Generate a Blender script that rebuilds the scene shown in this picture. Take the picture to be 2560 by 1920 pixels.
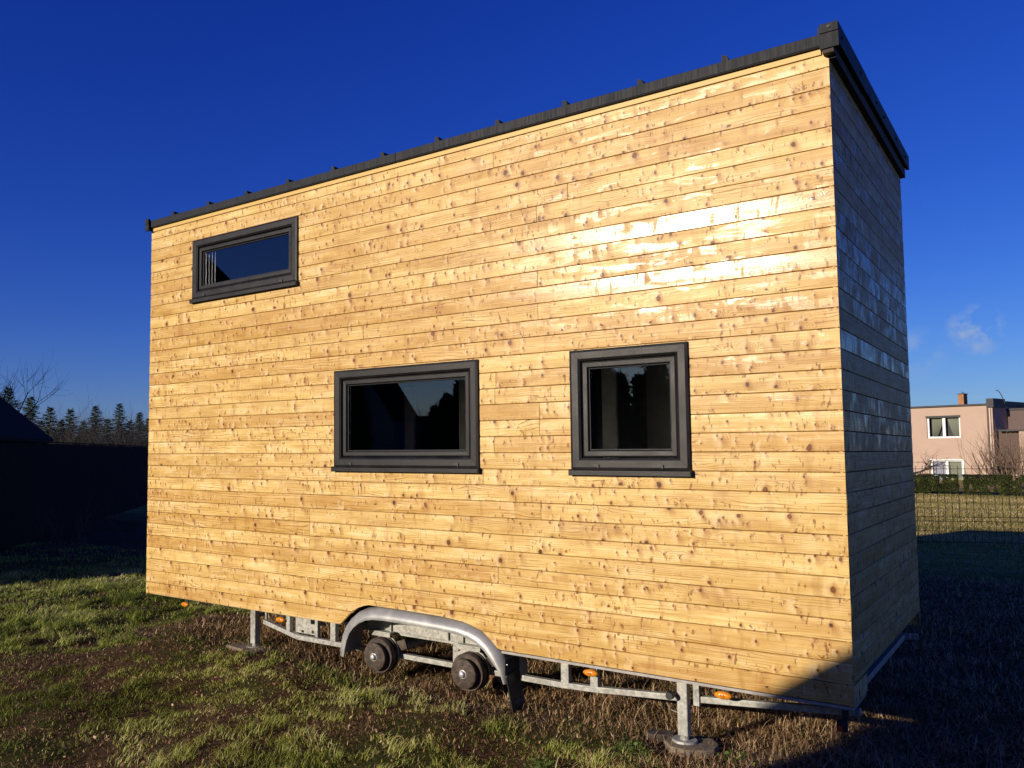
import bpy, math, random
import numpy as np
from mathutils import Vector, Matrix

for o in list(bpy.data.objects):
    bpy.data.objects.remove(o)
S = bpy.context.scene
R = math.radians
G = -0.43                      # ground level (0 is the underside of the cladding)

# ------------------------------------------------------------------ camera
cam_data = bpy.data.cameras.new('camera')
cam = bpy.data.objects.new('camera', cam_data)
S.collection.objects.link(cam)
cam.location = (6.919, -5.014, 1.321)
CY, CP, CR = 0.6656, 0.0685, 0.0035
cam.rotation_mode = 'XYZ'
M = Matrix.Rotation(CY, 4, 'Z') @ Matrix.Rotation(CP, 4, 'X') @ Matrix.Rotation(CR, 4, 'Y')
cam.rotation_euler = (M @ Matrix.Rotation(R(90), 4, 'X')).to_euler()
cam_data.sensor_width = 36
cam_data.lens = 36 * 2128.8 / 2560
cam_data.shift_x = 300.4 / 2560
cam_data.shift_y = 26.5 / 2560
cam_data.clip_end = 2000
cam_data.clip_start = 0.05
S.camera = cam

# ------------------------------------------------------------------ sun and sky
SUN_AZ, SUN_EL = R(19.0), R(13.9)          # azimuth: to the left of straight behind the wall's normal
to_sun = Vector((-math.sin(SUN_AZ) * math.cos(SUN_EL), -math.cos(SUN_AZ) * math.cos(SUN_EL), math.sin(SUN_EL)))
sd = bpy.data.lights.new('sun', 'SUN')
sd.energy = 5.0
sd.angle = R(0.5)
sd.color = (1.0, 0.875, 0.71)
sun = bpy.data.objects.new('sun', sd)
S.collection.objects.link(sun)
sun.rotation_euler = to_sun.to_track_quat('Z', 'Y').to_euler()

W = bpy.data.worlds.new('World')
S.world = W
W.use_nodes = True
wn, wl = W.node_tree.nodes, W.node_tree.links
wn.clear()
sky = wn.new('ShaderNodeTexSky')
sky.sky_type = 'NISHITA'
sky.sun_disc = False
sky.sun_elevation = SUN_EL
sky.sun_rotation = math.atan2(to_sun.x, to_sun.y)
sky.air_density = 1.0
sky.dust_density = 0.25
sky.ozone_density = 4.0
gam = wn.new('ShaderNodeGamma'); gam.inputs[1].default_value = 1.28
hs = wn.new('ShaderNodeHueSaturation'); hs.inputs['Saturation'].default_value = 1.12
hs.inputs['Hue'].default_value = 0.512
# a small wisp of cloud low on the right
tc = wn.new('ShaderNodeTexCoord')
cn = wn.new('ShaderNodeTexNoise'); cn.inputs['Scale'].default_value = 34; cn.inputs['Detail'].default_value = 7
cn.inputs['Roughness'].default_value = 0.62
wl.new(tc.outputs['Generated'], cn.inputs['Vector'])
def near_dir(v, r):
    d = wn.new('ShaderNodeVectorMath'); d.operation = 'DISTANCE'
    wl.new(tc.outputs['Generated'], d.inputs[0]); d.inputs[1].default_value = v
    mr = wn.new('ShaderNodeMapRange'); mr.inputs[1].default_value = 0.0; mr.inputs[2].default_value = r
    mr.inputs[3].default_value = 1; mr.inputs[4].default_value = 0
    wl.new(d.outputs['Value'], mr.inputs[0]); return mr
c1 = near_dir(Vector((-0.0603, 0.9913, 0.1166)).normalized(), 0.027)
c2 = near_dir(Vector((-0.1072, 0.9895, 0.0967)).normalized(), 0.03)
mx = wn.new('ShaderNodeMath'); mx.operation = 'MULTIPLY_ADD'
wl.new(c2.outputs[0], mx.inputs[0]); mx.inputs[1].default_value = 0.45; wl.new(c1.outputs[0], mx.inputs[2])
sb = wn.new('ShaderNodeMath'); sb.operation = 'SUBTRACT'; wl.new(cn.outputs['Fac'], sb.inputs[0]); sb.inputs[1].default_value = 0.46
ml = wn.new('ShaderNodeMath'); ml.operation = 'MULTIPLY'; wl.new(sb.outputs[0], ml.inputs[0]); wl.new(mx.outputs[0], ml.inputs[1])
ml2 = wn.new('ShaderNodeMath'); ml2.operation = 'MULTIPLY'; ml2.use_clamp = True; wl.new(ml.outputs[0], ml2.inputs[0]); ml2.inputs[1].default_value = 9.0
cm = wn.new('ShaderNodeMixRGB'); wl.new(ml2.outputs[0], cm.inputs[0])
cm.inputs[2].default_value = (3.2, 4.4, 7.0, 1)
bg = wn.new('ShaderNodeBackground'); bg.inputs[1].default_value = 0.09
wo = wn.new('ShaderNodeOutputWorld')
wl.new(sky.outputs[0], gam.inputs[0]); wl.new(gam.outputs[0], hs.inputs['Color'])
sp = wn.new('ShaderNodeSeparateColor'); wl.new(hs.outputs[0], sp.inputs[0])
cb = wn.new('ShaderNodeCombineColor')
def wmath(op, a, b):
    n = wn.new('ShaderNodeMath'); n.operation = op; wl.new(a, n.inputs[0]); n.inputs[1].default_value = b; return n.outputs[0]
# a clear, deep winter blue: less red and green in the air light
wl.new(wmath('MULTIPLY', sp.outputs[0], 0.37), cb.inputs[0])
wl.new(wmath('MULTIPLY', sp.outputs[1], 0.43), cb.inputs[1])
wl.new(wmath('MULTIPLY', wmath('POWER', wmath('MULTIPLY', sp.outputs[2], 0.09), 0.72), 0.72 / 0.09), cb.inputs[2])
wl.new(cb.outputs[0], cm.inputs[1])
wl.new(cm.outputs[0], bg.inputs[0]); wl.new(bg.outputs[0], wo.inputs[0])

S.view_settings.view_transform = 'Standard'
S.view_settings.look = 'None'
S.view_settings.exposure = 0.0
S.view_settings.gamma = 1.0
S.cycles.max_bounces = 6
S.cycles.diffuse_bounces = 3
S.cycles.transparent_max_bounces = 8

rng = random.Random(7)
nr = np.random.default_rng(11)

# ------------------------------------------------------------------ mesh helpers
class MB:
    def __init__(self):
        self.v = []; self.f = []; self.a = []; self.uv = []; self.smooth = False
    def add(self, vs, fs, attr=0.0, uvs=None):
        b = len(self.v)
        self.v += [tuple(p) for p in vs]
        for f in fs:
            self.f.append(tuple(b + i for i in f))
        self.a += [attr] * len(vs)
        self.uv += (uvs if uvs is not None else [(0, 0)] * len(vs))
        return self
    def box(self, x0, x1, y0, y1, z0, z1, attr=0.0, mat=None):
        vs = [Vector((x, y, z)) for z in (z0, z1) for y in (y0, y1) for x in (x0, x1)]
        if mat is not None: vs = [mat @ v for v in vs]
        return self.add(vs, [(0, 2, 3, 1), (4, 5, 7, 6), (0, 1, 5, 4), (2, 6, 7, 3), (0, 4, 6, 2), (1, 3, 7, 5)], attr)
    def bar(self, p, q, w, h, up=(0, 0, 1), attr=0.0):
        p, q = Vector(p), Vector(q); d = (q - p); L = d.length; d.normalize()
        s = d.cross(Vector(up)).normalized(); u = s.cross(d)
        vs = [c + s * a * w / 2 + u * b * h / 2 for c in (p, q) for b in (-1, 1) for a in (-1, 1)]
        return self.add(vs, [(0, 1, 3, 2), (4, 6, 7, 5), (0, 4, 5, 1), (2, 3, 7, 6), (0, 2, 6, 4), (1, 5, 7, 3)], attr)
    def tube(self, pts, rad, n=8, cap=True, attr=0.0):
        pts = [Vector(p) for p in pts]
        rad = rad if isinstance(rad, (list, tuple)) else [rad] * len(pts)
        rings = []; pr = None
        for i, p in enumerate(pts):
            d = (pts[min(i + 1, len(pts) - 1)] - pts[max(i - 1, 0)]).normalized()
            if pr is None:
                ref = Vector((0, 0, 1)) if abs(d.z) < 0.9 else Vector((1, 0, 0))
                s = d.cross(ref).normalized()
            else:
                s = (pr - d * pr.dot(d))
                s = s.normalized() if s.length > 1e-6 else d.orthogonal().normalized()
            pr = s; u = d.cross(s)
            rings.append([p + (s * math.cos(2 * math.pi * k / n) + u * math.sin(2 * math.pi * k / n)) * rad[i] for k in range(n)])
        vs = [v for r in rings for v in r]; fs = []
        for i in range(len(pts) - 1):
            for k in range(n):
                fs.append((i * n + k, i * n + (k + 1) % n, (i + 1) * n + (k + 1) % n, (i + 1) * n + k))
        if cap:
            fs.append(tuple(range(n))[::-1]); b = (len(pts) - 1) * n; fs.append(tuple(b + k for k in range(n)))
        return self.add(vs, fs, attr)
    def lathe_y(self, cx, cz, prof, n=32, attr=0.0):      # prof: (radius, y)
        vs = []; fs = []
        for r, y in prof:
            for k in range(n):
                a = 2 * math.pi * k / n
                vs.append((cx + r * math.cos(a), y, cz + r * math.sin(a)))
        for i in range(len(prof) - 1):
            for k in range(n):
                fs.append((i * n + k, i * n + (k + 1) % n, (i + 1) * n + (k + 1) % n, (i + 1) * n + k))
        fs.append(tuple(range(n))); b = (len(prof) - 1) * n; fs.append(tuple(b + k for k in range(n))[::-1])
        return self.add(vs, fs, attr)
    def build(self, name, mat, parent=None, bevel=0.0, smooth=False, attrs=False, recalc=True):
        me = bpy.data.meshes.new(name)
        me.from_pydata([tuple(v) for v in self.v], [], self.f)
        if attrs:
            A_ = [q if isinstance(q, tuple) else (q, 0.2) for q in self.a]
            at = me.attributes.new('board', 'FLOAT', 'POINT'); at.data.foreach_set('value', [q[0] for q in A_])
            at = me.attributes.new('gloss', 'FLOAT', 'POINT'); at.data.foreach_set('value', [q[1] for q in A_])
            uvl = me.uv_layers.new(name='UVMap')
            idx = np.empty(len(me.loops), dtype=np.int32); me.loops.foreach_get('vertex_index', idx)
            uvl.data.foreach_set('uv', np.array(self.uv, dtype=np.float32)[idx].ravel())
        if recalc:
            import bmesh
            bm = bmesh.new(); bm.from_mesh(me); bmesh.ops.recalc_face_normals(bm, faces=bm.faces); bm.to_mesh(me); bm.free()
        me.materials.append(mat)
        if smooth:
            me.polygons.foreach_set('use_smooth', [True] * len(me.polygons))
        ob = bpy.data.objects.new(name, me)
        S.collection.objects.link(ob)
        if parent: 
            ob.parent = parent
            ob.matrix_parent_inverse = Matrix.Translation(-world_loc(parent))
        if bevel > 0:
            md = ob.modifiers.new('bevel', 'BEVEL'); md.width = bevel; md.segments = 2; md.limit_method = 'ANGLE'
            md.angle_limit = R(40)
        if smooth and bevel == 0:
            try: me.set_sharp_from_angle(angle=R(50))
            except Exception: pass
        return ob

def world_loc(o):
    v = Vector(o.location)
    # all empties/meshes are only translated; children meshes keep location 0 with an inverse
    if o.parent: v = v * 0 + world_loc(o.parent) + (o.location - world_loc(o.parent))
    return v

def empty(name, loc):
    o = bpy.data.objects.new(name, None); S.collection.objects.link(o); o.location = loc
    o.empty_display_size = 0.1
    return o

def tag(o, label=None, cat=None, group=None, kind=None):
    if label: o['label'] = label
    if cat: o['category'] = cat
    if group: o['group'] = group
    if kind: o['kind'] = kind
    return o

def fast_mesh(name, verts, faces, mat, nper, attr=None):
    """verts (N,3), faces (M,nper)"""
    me = bpy.data.meshes.new(name)
    me.vertices.add(len(verts)); me.vertices.foreach_set('co', verts.astype(np.float32).ravel())
    me.loops.add(faces.size); me.loops.foreach_set('vertex_index', faces.astype(np.int32).ravel())
    me.polygons.add(len(faces))
    me.polygons.foreach_set('loop_start', np.arange(0, faces.size, nper, dtype=np.int32))
    me.update(calc_edges=True)
    if attr is not None:
        at = me.attributes.new('tint', 'FLOAT', 'POINT'); at.data.foreach_set('value', attr.astype(np.float32))
    me.materials.append(mat)
    ob = bpy.data.objects.new(name, me); S.collection.objects.link(ob)
    return ob

# ------------------------------------------------------------------ material helpers
class NT:
    def __init__(self, name):
        self.m = bpy.data.materials.new(name); self.m.use_nodes = True
        self.t = self.m.node_tree; self.n = self.t.nodes; self.l = self.t.links
        self.b = self.n['Principled BSDF']
    def new(self, typ, **kw):
        n = self.n.new(typ)
        for k, v in kw.items(): setattr(n, k, v)
        return n
    def set(self, n, k, v):
        if hasattr(v, 'is_output') or isinstance(v, bpy.types.NodeSocket): self.l.new(v, n.inputs[k])
        else: n.inputs[k].default_value = v
    def math(self, op, a, b=0.0, c=None, clamp=False):
        n = self.new('ShaderNodeMath', operation=op); n.use_clamp = clamp
        self.set(n, 0, a); self.set(n, 1, b)
        if c is not None: self.set(n, 2, c)
        return n.outputs[0]
    def noise(self, vec, scale, detail=4, rough=0.55, dist=0.0, out='Fac'):
        n = self.new('ShaderNodeTexNoise')
        if vec is not None: self.l.new(vec, n.inputs['Vector'])
        n.inputs['Scale'].default_value = scale; n.inputs['Detail'].default_value = detail
        n.inputs['Roughness'].default_value = rough; n.inputs['Distortion'].default_value = dist
        return n.outputs[out]
    def ramp(self, fac, stops, interp='LINEAR'):
        n = self.new('ShaderNodeValToRGB'); n.color_ramp.interpolation = interp
        e = n.color_ramp.elements
        while len(e) > 1: e.remove(e[-1])
        e[0].position = stops[0][0]; e[0].color = col(stops[0][1])
        for p, c in stops[1:]:
            x = e.new(p); x.color = col(c)
        self.l.new(fac, n.inputs[0]); return n.outputs[0]
    def mix(self, fac, a, b, mode='MIX'):
        n = self.new('ShaderNodeMixRGB', blend_type=mode)
        self.set(n, 0, fac); self.set(n, 1, col(a) if isinstance(a, (tuple, float)) else a)
        self.set(n, 2, col(b) if isinstance(b, (tuple, float)) else b); return n.outputs[0]
    def mapr(self, x, a, b, c=0.0, d=1.0, smooth=False):
        n = self.new('ShaderNodeMapRange'); n.clamp = True
        if smooth: n.interpolation_type = 'SMOOTHSTEP'
        self.set(n, 0, x); self.set(n, 1, a); self.set(n, 2, b); self.set(n, 3, c); self.set(n, 4, d)
        return n.outputs[0]
    def comb(self, x, y, z):
        n = self.new('ShaderNodeCombineXYZ'); self.set(n, 0, x); self.set(n, 1, y); self.set(n, 2, z); return n.outputs[0]
    def sep(self, v):
        n = self.new('ShaderNodeSeparateXYZ'); self.l.new(v, n.inputs[0]); return n.outputs
    def obj(self): return self.new('ShaderNodeTexCoord').outputs['Object']
    def attr(self, name, out='Fac'):
        n = self.new('ShaderNodeAttribute'); n.attribute_name = name; return n.outputs[out]
    def bump(self, h, strength=0.3, dist=0.01):
        n = self.new('ShaderNodeBump'); n.inputs['Strength'].default_value = strength; n.inputs['Distance'].default_value = dist
        self.l.new(h, n.inputs['Height']); self.l.new(n.outputs[0], self.b.inputs['Normal'])
    def out(self, color=None, rough=None, metal=None, spec=None):
        for k, v in (('Base Color', color), ('Roughness', rough), ('Metallic', metal), ('Specular IOR Level', spec)):
            if v is None: continue
            if k == 'Base Color' and isinstance(v, (tuple, float)): v = col(v)
            self.set(self.b, k, v)
        return self.m

def col(c):
    if isinstance(c, float): c = (c, c, c)
    return tuple(c) + (1,) if len(c) == 3 else tuple(c)

def wood_material(name, dry_rough, dry_spec, px_, py_, soft, wet_rough):
    t = NT(name)
    uv = t.new('ShaderNodeUVMap').outputs[0]
    x, y, _ = t.sep(uv)                       # metres along the board, 0..1 across the board
    bid = t.attr('board')
    b50 = t.math('MULTIPLY', bid, 57.3)
    yv = t.math('MULTIPLY', y, 0.11)
    def V(sx, sy, off=0.0): return t.comb(t.math('MULTIPLY', x, sx), t.math('MULTIPLY', yv, sy), t.math('ADD', b50, off) if off else b50)
    warp = t.math('SUBTRACT', t.noise(V(60.0, 60.0), 1.0, 2), 0.5)
    def knots(sx, sy, thr, off, rmin, rmax):
        v = t.comb(t.math('MULTIPLY', x, sx), t.math('MULTIPLY_ADD', yv, sy, t.math('MULTIPLY', b50, 1.7 + off)), 0.0)
        vo = t.new('ShaderNodeTexVoronoi', voronoi_dimensions='2D'); t.l.new(v, vo.inputs['Vector']); vo.inputs['Scale'].default_value = 1
        vo.inputs['Randomness'].default_value = 0.95
        d = t.math('ADD', vo.outputs['Distance'], t.math('MULTIPLY', warp, 0.07)); c = t.sep(vo.outputs['Color'])
        dv = t.sep(vectorsub(t, v, vo.outputs['Position']))
        dens = t.noise(V(1.3, 5.0, 63.0 + off), 1.0, 1)
        present = t.math('GREATER_THAN', t.math('ADD', c[0], t.math('MULTIPLY', t.math('SUBTRACT', dens, 0.5), 3.4)), thr)
        rad = t.mapr(t.math('POWER', c[1], 2.6), 0.0, 1.0, rmin, rmax)
        q = t.math('DIVIDE', d, rad)
        core = t.math('MULTIPLY', t.mapr(q, 1.1, 0.75), present)
        ring = t.math('MULTIPLY', t.mapr(q, 2.3, 1.0), present)
        pale = t.math('MULTIPLY', t.math('MULTIPLY', t.mapr(d, 0.40, 0.12), present), t.math('GREATER_THAN', c[2], 0.35))
        pale = t.math('MULTIPLY', pale, t.mapr(dv[0], 0.02, -0.06))
        ex = t.math('MULTIPLY', dv[0], 0.55); ey = t.math('MULTIPLY', dv[1], 1.5)
        e_ = t.math('SQRT', t.math('ADD', t.math('MULTIPLY', ex, ex), t.math('MULTIPLY', ey, ey)))
        bulge = t.math('MULTIPLY', t.mapr(e_, 0.34, 0.0, 0, 1, True), present)
        # brown fibre fan thrown to one side of the knot
        fx = t.math('MULTIPLY', t.mapr(dv[0], -0.01, 0.03), t.mapr(dv[0], 0.34, 0.03))
        fan = t.math('MULTIPLY', t.math('MULTIPLY', fx, t.mapr(t.math('ABSOLUTE', t.math('ADD', dv[1], t.math('MULTIPLY', dv[0], 0.8))), 0.30, 0.05)), present)
        return core, ring, bulge, c[2], pale, fan
    k1 = knots(6.4, 5.4, 0.52, 0.0, 0.036, 0.115)
    k2 = knots(13.0, 10.0, 0.60, 3.7, 0.045, 0.120)
    sway = t.noise(V(0.8, 4.0), 1.0, 3, 0.5)
    sway2 = t.noise(V(4.5, 15.0), 1.0, 2, 0.5)
    c_rand = t.sep(t.noise(t.comb(b50, 3.3, 1.1), 3.17, 0, 0.5, out='Color'))
    fr = t.mapr(c_rand[0], 0.3, 0.7, 4.0, 12.0)
    ph = t.math('MULTIPLY', t.math('ADD', y, t.math('MULTIPLY', sway, 1.6)), fr)
    ph = t.math('ADD', ph, t.math('MULTIPLY', sway2, 1.6))
    ph = t.math('ADD', ph, t.math('MULTIPLY', k1[2], 5.0))
    ph = t.math('ADD', ph, t.math('MULTIPLY', k2[2], 1.5))
    s = t.math('PINGPONG', ph, 0.5)
    line = t.mapr(s, 0.17, 0.0, 0, 1, True)
    line = t.math('MULTIPLY', line, t.mapr(t.noise(V(2.6, 17.0, 9.0), 1, 3), 0.40, 0.60))
    fine = t.noise(V(6.0, 420.0), 1.0, 3, 0.6)
    blot = t.noise(V(3.0, 13.0), 1.0, 4, 0.6)
    blot2 = t.noise(V(1.6, 7.0, 31.0), 1.0, 3, 0.5)
    # whorls: brown bands that cross the board where a ring of branches grew
    wv = t.noise(V(11.0, 2.4, 41.0), 1.0, 3, 0.55, 0.5)
    whorl = t.mapr(wv, 0.57, 0.70)
    fl = t.noise(V(46.0, 17.0, 4.0), 1.0, 3, 0.6)
    flm = t.noise(V(6.0, 12.0, 14.0), 1.0, 2, 0.6)
    fleck = t.math('MULTIPLY', t.mapr(fl, 0.585, 0.66), t.mapr(flm, 0.45, 0.54))
    lite = t.math('MULTIPLY', t.mapr(t.noise(V(30.0, 12.0, 24.0), 1.0, 3, 0.6), 0.62, 0.74), t.mapr(flm, 0.44, 0.56))
    base = t.ramp(t.mapr(blot, 0.28, 0.72), [(0.0, (0.53, 0.325, 0.092)), (0.3, (0.63, 0.420, 0.130)), (0.6, (0.71, 0.500, 0.180)), (1.0, (0.83, 0.66, 0.33))])
    tone = t.ramp(t.mapr(c_rand[1], 0.36, 0.64), [(0.0, (0.90, 0.83, 0.72)), (0.35, (0.97, 0.96, 0.92)), (0.65, (1.04, 1.05, 1.03)), (1.0, (1.10, 1.14, 1.18))])
    base = t.mix(1.0, base, tone, 'MULTIPLY')
    base = t.mix(t.mapr(blot2, 0.54, 0.64, 0, 0.34), base, (0.42, 0.205, 0.058))
    base = t.mix(t.mapr(fine, 0.35, 0.75, 0.0, 0.34), base, (0.38, 0.19, 0.058))
    streak = t.noise(V(0.9, 105.0, 51.0), 1.0, 4, 0.62)
    base = t.mix(t.mapr(streak, 0.50, 0.68, 0.0, 0.36), base, (0.40, 0.195, 0.055))
    base = t.mix(t.mapr(streak, 0.46, 0.32, 0.0, 0.35), base, (0.84, 0.66, 0.36))
    base = t.mix(t.math('MULTIPLY', lite, 0.5), base, (0.84, 0.66, 0.40))
    base = t.mix(t.math('MULTIPLY', whorl, 0.38), base, (0.31, 0.125, 0.028))
    base = t.mix(t.math('MULTIPLY', line, 0.85), base, (0.25, 0.095, 0.018))
    base = t.mix(t.math('MULTIPLY', fleck, 0.85), base, (0.20, 0.070, 0.014))
    for k, a in ((k1, 0.95), (k2, 0.90)):
        base = t.mix(t.math('MULTIPLY', k[4], 0.38), base, (0.84, 0.66, 0.38))
        base = t.mix(t.math('MULTIPLY', k[5], 0.62), base, (0.29, 0.110, 0.024))
        base = t.mix(t.math('MULTIPLY', k[1], 0.50), base, (0.34, 0.14, 0.030))
        base = t.mix(t.math('MULTIPLY', k[0], a), base, t.mix(k[3], (0.050, 0.016, 0.004), (0.16, 0.052, 0.010)))
    # ---- varnish: boards took it unevenly, so gloss changes from board to board and in blotches
    gl = t.attr('gloss')
    patch = t.noise(V(px_, py_, 77.0), 1.0, 5, 0.55, 0.6)
    patch = t.math('SUBTRACT', patch, t.math('MULTIPLY', k1[5], 0.3))
    patch = t.math('SUBTRACT', patch, t.math('MULTIPLY', whorl, 0.12))
    lim = t.mapr(gl, 0.0, 1.0, 0.72, 0.30)
    wet = t.mapr(patch, lim, t.math('ADD', lim, soft))
    drip = t.noise(V(34.0, 7.0, 17.0), 1.0, 3, 0.6)
    wet = t.math('MULTIPLY', wet, t.mapr(drip, 0.66, 0.58))
    t.out(base, t.mapr(wet, 0.0, 1.0, dry_rough, wet_rough), 0.0, t.mapr(wet, 0.0, 1.0, dry_spec, 0.36))
    h = t.math('ADD', t.math('MULTIPLY', fine, 0.22), t.math('MULTIPLY', line, -0.25))
    h = t.math('ADD', h, t.math('MULTIPLY', k1[0], 0.35))
    h = t.math('ADD', h, t.math('MULTIPLY', blot, 0.9))
    t.bump(h, 0.42, 0.0016)
    return t.m

def vectorsub(t, a, b):
    n = t.new('ShaderNodeVectorMath', operation='SUBTRACT'); t.l.new(a, n.inputs[0]); t.l.new(b, n.inputs[1]); return n.outputs[0]

def galvanised():
    t = NT('galvanised_steel'); o = t.obj()
    v = t.new('ShaderNodeTexVoronoi'); t.l.new(o, v.inputs['Vector']); v.inputs['Scale'].default_value = 70
    sp = t.sep(v.outputs['Color'])[0]
    n = t.noise(o, 22, 4)
    c = t.ramp(t.math('ADD', t.math('MULTIPLY', sp, 0.35), t.math('MULTIPLY', n, 0.65)), [(0.25, (0.25, 0.25, 0.225)), (0.7, (0.48, 0.475, 0.42))])
    d = t.noise(o, 6, 5)
    c = t.mix(t.mapr(d, 0.56, 0.75, 0, 0.55), c, (0.20, 0.155, 0.10))
    t.bump(n, 0.15, 0.003)
    return t.out(c, t.mapr(n, 0.3, 0.7, 0.38, 0.6), 0.15)

def simple(name, c, rough=0.6, metal=0.0, var=0.15, scale=12, bump=0.0, spec=0.5):
    t = NT(name); o = t.obj(); n = t.noise(o, scale, 5)
    lo = tuple(k * (1 - var) for k in c); hi = tuple(min(1, k * (1 + var)) for k in c)
    cc = t.ramp(n, [(0.3, lo), (0.7, hi)])
    if bump: t.bump(n, bump, 0.005)
    return t.out(cc, t.mapr(n, 0.3, 0.7, rough * 0.88, min(1, rough * 1.12)), metal, spec)

def anthracite():
    t = NT('anthracite_metal'); o = t.obj()
    n = t.noise(o, 9, 5); x, y, z = t.sep(o)
    drip = t.noise(t.comb(t.math('MULTIPLY', x, 60.0), t.math('MULTIPLY', y, 60.0), t.math('MULTIPLY', z, 5.0)), 1.0, 4)
    c = t.ramp(n, [(0.3, (0.013, 0.014, 0.017)), (0.7, (0.020, 0.022, 0.025))])
    c = t.mix(t.mapr(drip, 0.60, 0.75, 0, 0.15), c, (0.04, 0.04, 0.038))
    f = t.noise(o, 260, 2)
    t.bump(f, 0.15, 0.0012)
    return t.out(c, t.mapr(drip, 0.4, 0.65, 0.55, 0.68), 0.0, 0.18)

def window_frame_mat():
    t = NT('window_frame_foil'); o = t.obj(); x, y, z = t.sep(o)
    n = t.noise(t.comb(t.math('MULTIPLY', x, 3.0), t.math('MULTIPLY', y, 3.0), t.math('MULTIPLY', z, 3.0)), 2.0, 5)
    f = t.noise(o, 210, 3, 0.6)
    drip = t.noise(t.comb(t.math('MULTIPLY', x, 70.0), t.math('MULTIPLY', y, 20.0), t.math('MULTIPLY', z, 9.0)), 1.0, 4)
    c = t.ramp(n, [(0.3, (0.010, 0.010, 0.011)), (0.7, (0.020, 0.019, 0.019))])
    c = t.mix(t.mapr(drip, 0.60, 0.70, 0, 0.6), c, (0.004, 0.004, 0.004))
    dust = t.noise(o, 55, 5, 0.7)
    c = t.mix(t.mapr(dust, 0.55, 0.8, 0, 0.35), c, (0.06, 0.055, 0.048))
    t.bump(f, 0.7, 0.0015)
    return t.out(c, t.mapr(n, 0.35, 0.65, 0.34, 0.46), 0.0, 0.24)

def drum_mat():
    t = NT('rusty_cast_iron'); o = t.obj(); n = t.noise(o, 28, 6, 0.65)
    c = t.ramp(n, [(0.3, (0.028, 0.021, 0.017)), (0.52, (0.070, 0.050, 0.037)), (0.75, (0.19, 0.135, 0.095))])
    t.bump(n, 0.4, 0.004)
    return t.out(c, 0.75, 0.15)

def blade_mat(name, stops, trans=0.25):
    t = NT(name); a = t.attr('tint')
    c = t.ramp(a, stops)
    t.out(c, 0.6, 0.0, 0.12)
    tr = t.new('ShaderNodeBsdfTranslucent'); t.l.new(c, tr.inputs[0])
    mxs = t.new('ShaderNodeMixShader'); mxs.inputs[0].default_value = trans
    t.l.new(t.b.outputs[0], mxs.inputs[1]); t.l.new(tr.outputs[0], mxs.inputs[2])
    t.l.new(mxs.outputs[0], t.n['Material Output'].inputs[0])
    return t.m

def glass_mat():
    t = NT('window_glass')
    t.b.inputs['Base Color'].default_value = (0.80, 0.83, 0.84, 1)
    t.b.inputs['Roughness'].default_value = 0.0
    t.b.inputs['Transmission Weight'].default_value = 1.0
    t.b.inputs['IOR'].default_value = 1.52
    return t.m

WOOD = wood_material('varnished_spruce', 0.43, 0.22, 3.6, 17.0, 0.13, 0.20)
WOOD_END = wood_material('unevenly_varnished_spruce', 0.55, 0.12, 7.0, 6.0, 0.26, 0.24)
GALV = galvanised()
ANTH = anthracite()
FRAME = window_frame_mat()
GLASS = glass_mat()
DRUM = drum_mat()
RUBBER = simple('black_rubber', (0.017, 0.017, 0.018), 0.55, 0, 0.2, 20)
DARKIN = simple('dark_interior', (0.035, 0.033, 0.030), 0.9, 0, 0.3, 3, 0.0, 0.05)
UNDER = simple('dark_underfloor', (0.05, 0.048, 0.044), 0.85, 0, 0.3, 6, 0.0, 0.15)
LIPM = simple('grey_metal_edge', (0.34, 0.32, 0.29), 0.5, 0.2, 0.2, 18)
MEMB = simple('brown_membrane', (0.045, 0.03, 0.022), 0.8, 0, 0.4, 10)
AMBER = simple('amber_plastic', (0.72, 0.25, 0.012), 0.25, 0, 0.2, 120, 0.3)
AMBER_D = simple('amber_lens_bullseye', (0.50, 0.15, 0.01), 0.25, 0, 0.2, 120, 0.3)
REDL = simple('red_lens', (0.75, 0.05, 0.02), 0.25, 0, 0.2, 60)
SILVER = simple('zinc_cap', (0.62, 0.62, 0.60), 0.35, 0.6, 0.1, 40)
WHITEP = simple('white_slat', (0.78, 0.78, 0.72), 0.5, 0, 0.05, 10)

# ------------------------------------------------------------------ ground
_T = {}
def vnoise(x, y, s, seed=0):
    """cheap smooth value noise"""
    if seed not in _T: _T[seed] = np.random.default_rng(1000 + seed).uniform(0, 1, (256, 256))
    T = _T[seed]
    X_, Y_ = x * s + 128.3, y * s + 97.7
    xi, yi = np.floor(X_).astype(int), np.floor(Y_).astype(int); fx, fy = X_ - xi, Y_ - yi
    fx = fx * fx * (3 - 2 * fx); fy = fy * fy * (3 - 2 * fy)
    g = lambda a, b: T[a % 256, b % 256]
    return (g(xi, yi) * (1 - fx) + g(xi + 1, yi) * fx) * (1 - fy) + (g(xi, yi + 1) * (1 - fx) + g(xi + 1, yi + 1) * fx) * fy
def fbm(x, y, s, seed=0):
    return (vnoise(x, y, s, seed) * 0.55 + vnoise(x, y, s * 2.3, seed + 1) * 0.3 + vnoise(x, y, s * 5.1, seed + 2) * 0.15)

def ground_h(x, y):
    x = np.asarray(x, float); y = np.asarray(y, float)
    near = np.exp(-((x - 2.5) ** 2 + (y + 0.5) ** 2) / 90.0)
    h = 0.022 * np.sin(x * 1.7 + 0.8 * np.sin(y * 1.3)) * np.sin(y * 2.1 + 0.6) + 0.013 * np.sin(x * 4.3 + y * 2.9) + 0.009 * np.sin(x * 8.1 - y * 7.3 + 1.0)
    h = h + 0.050 * (fbm(x, y, 3.2, 90) - 0.5)
    h = h + 0.085 * np.exp(-((x - 1.1) ** 2 / 1.6 + (y - 0.3) ** 2 / 2.2))
    return G + h * near

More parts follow.
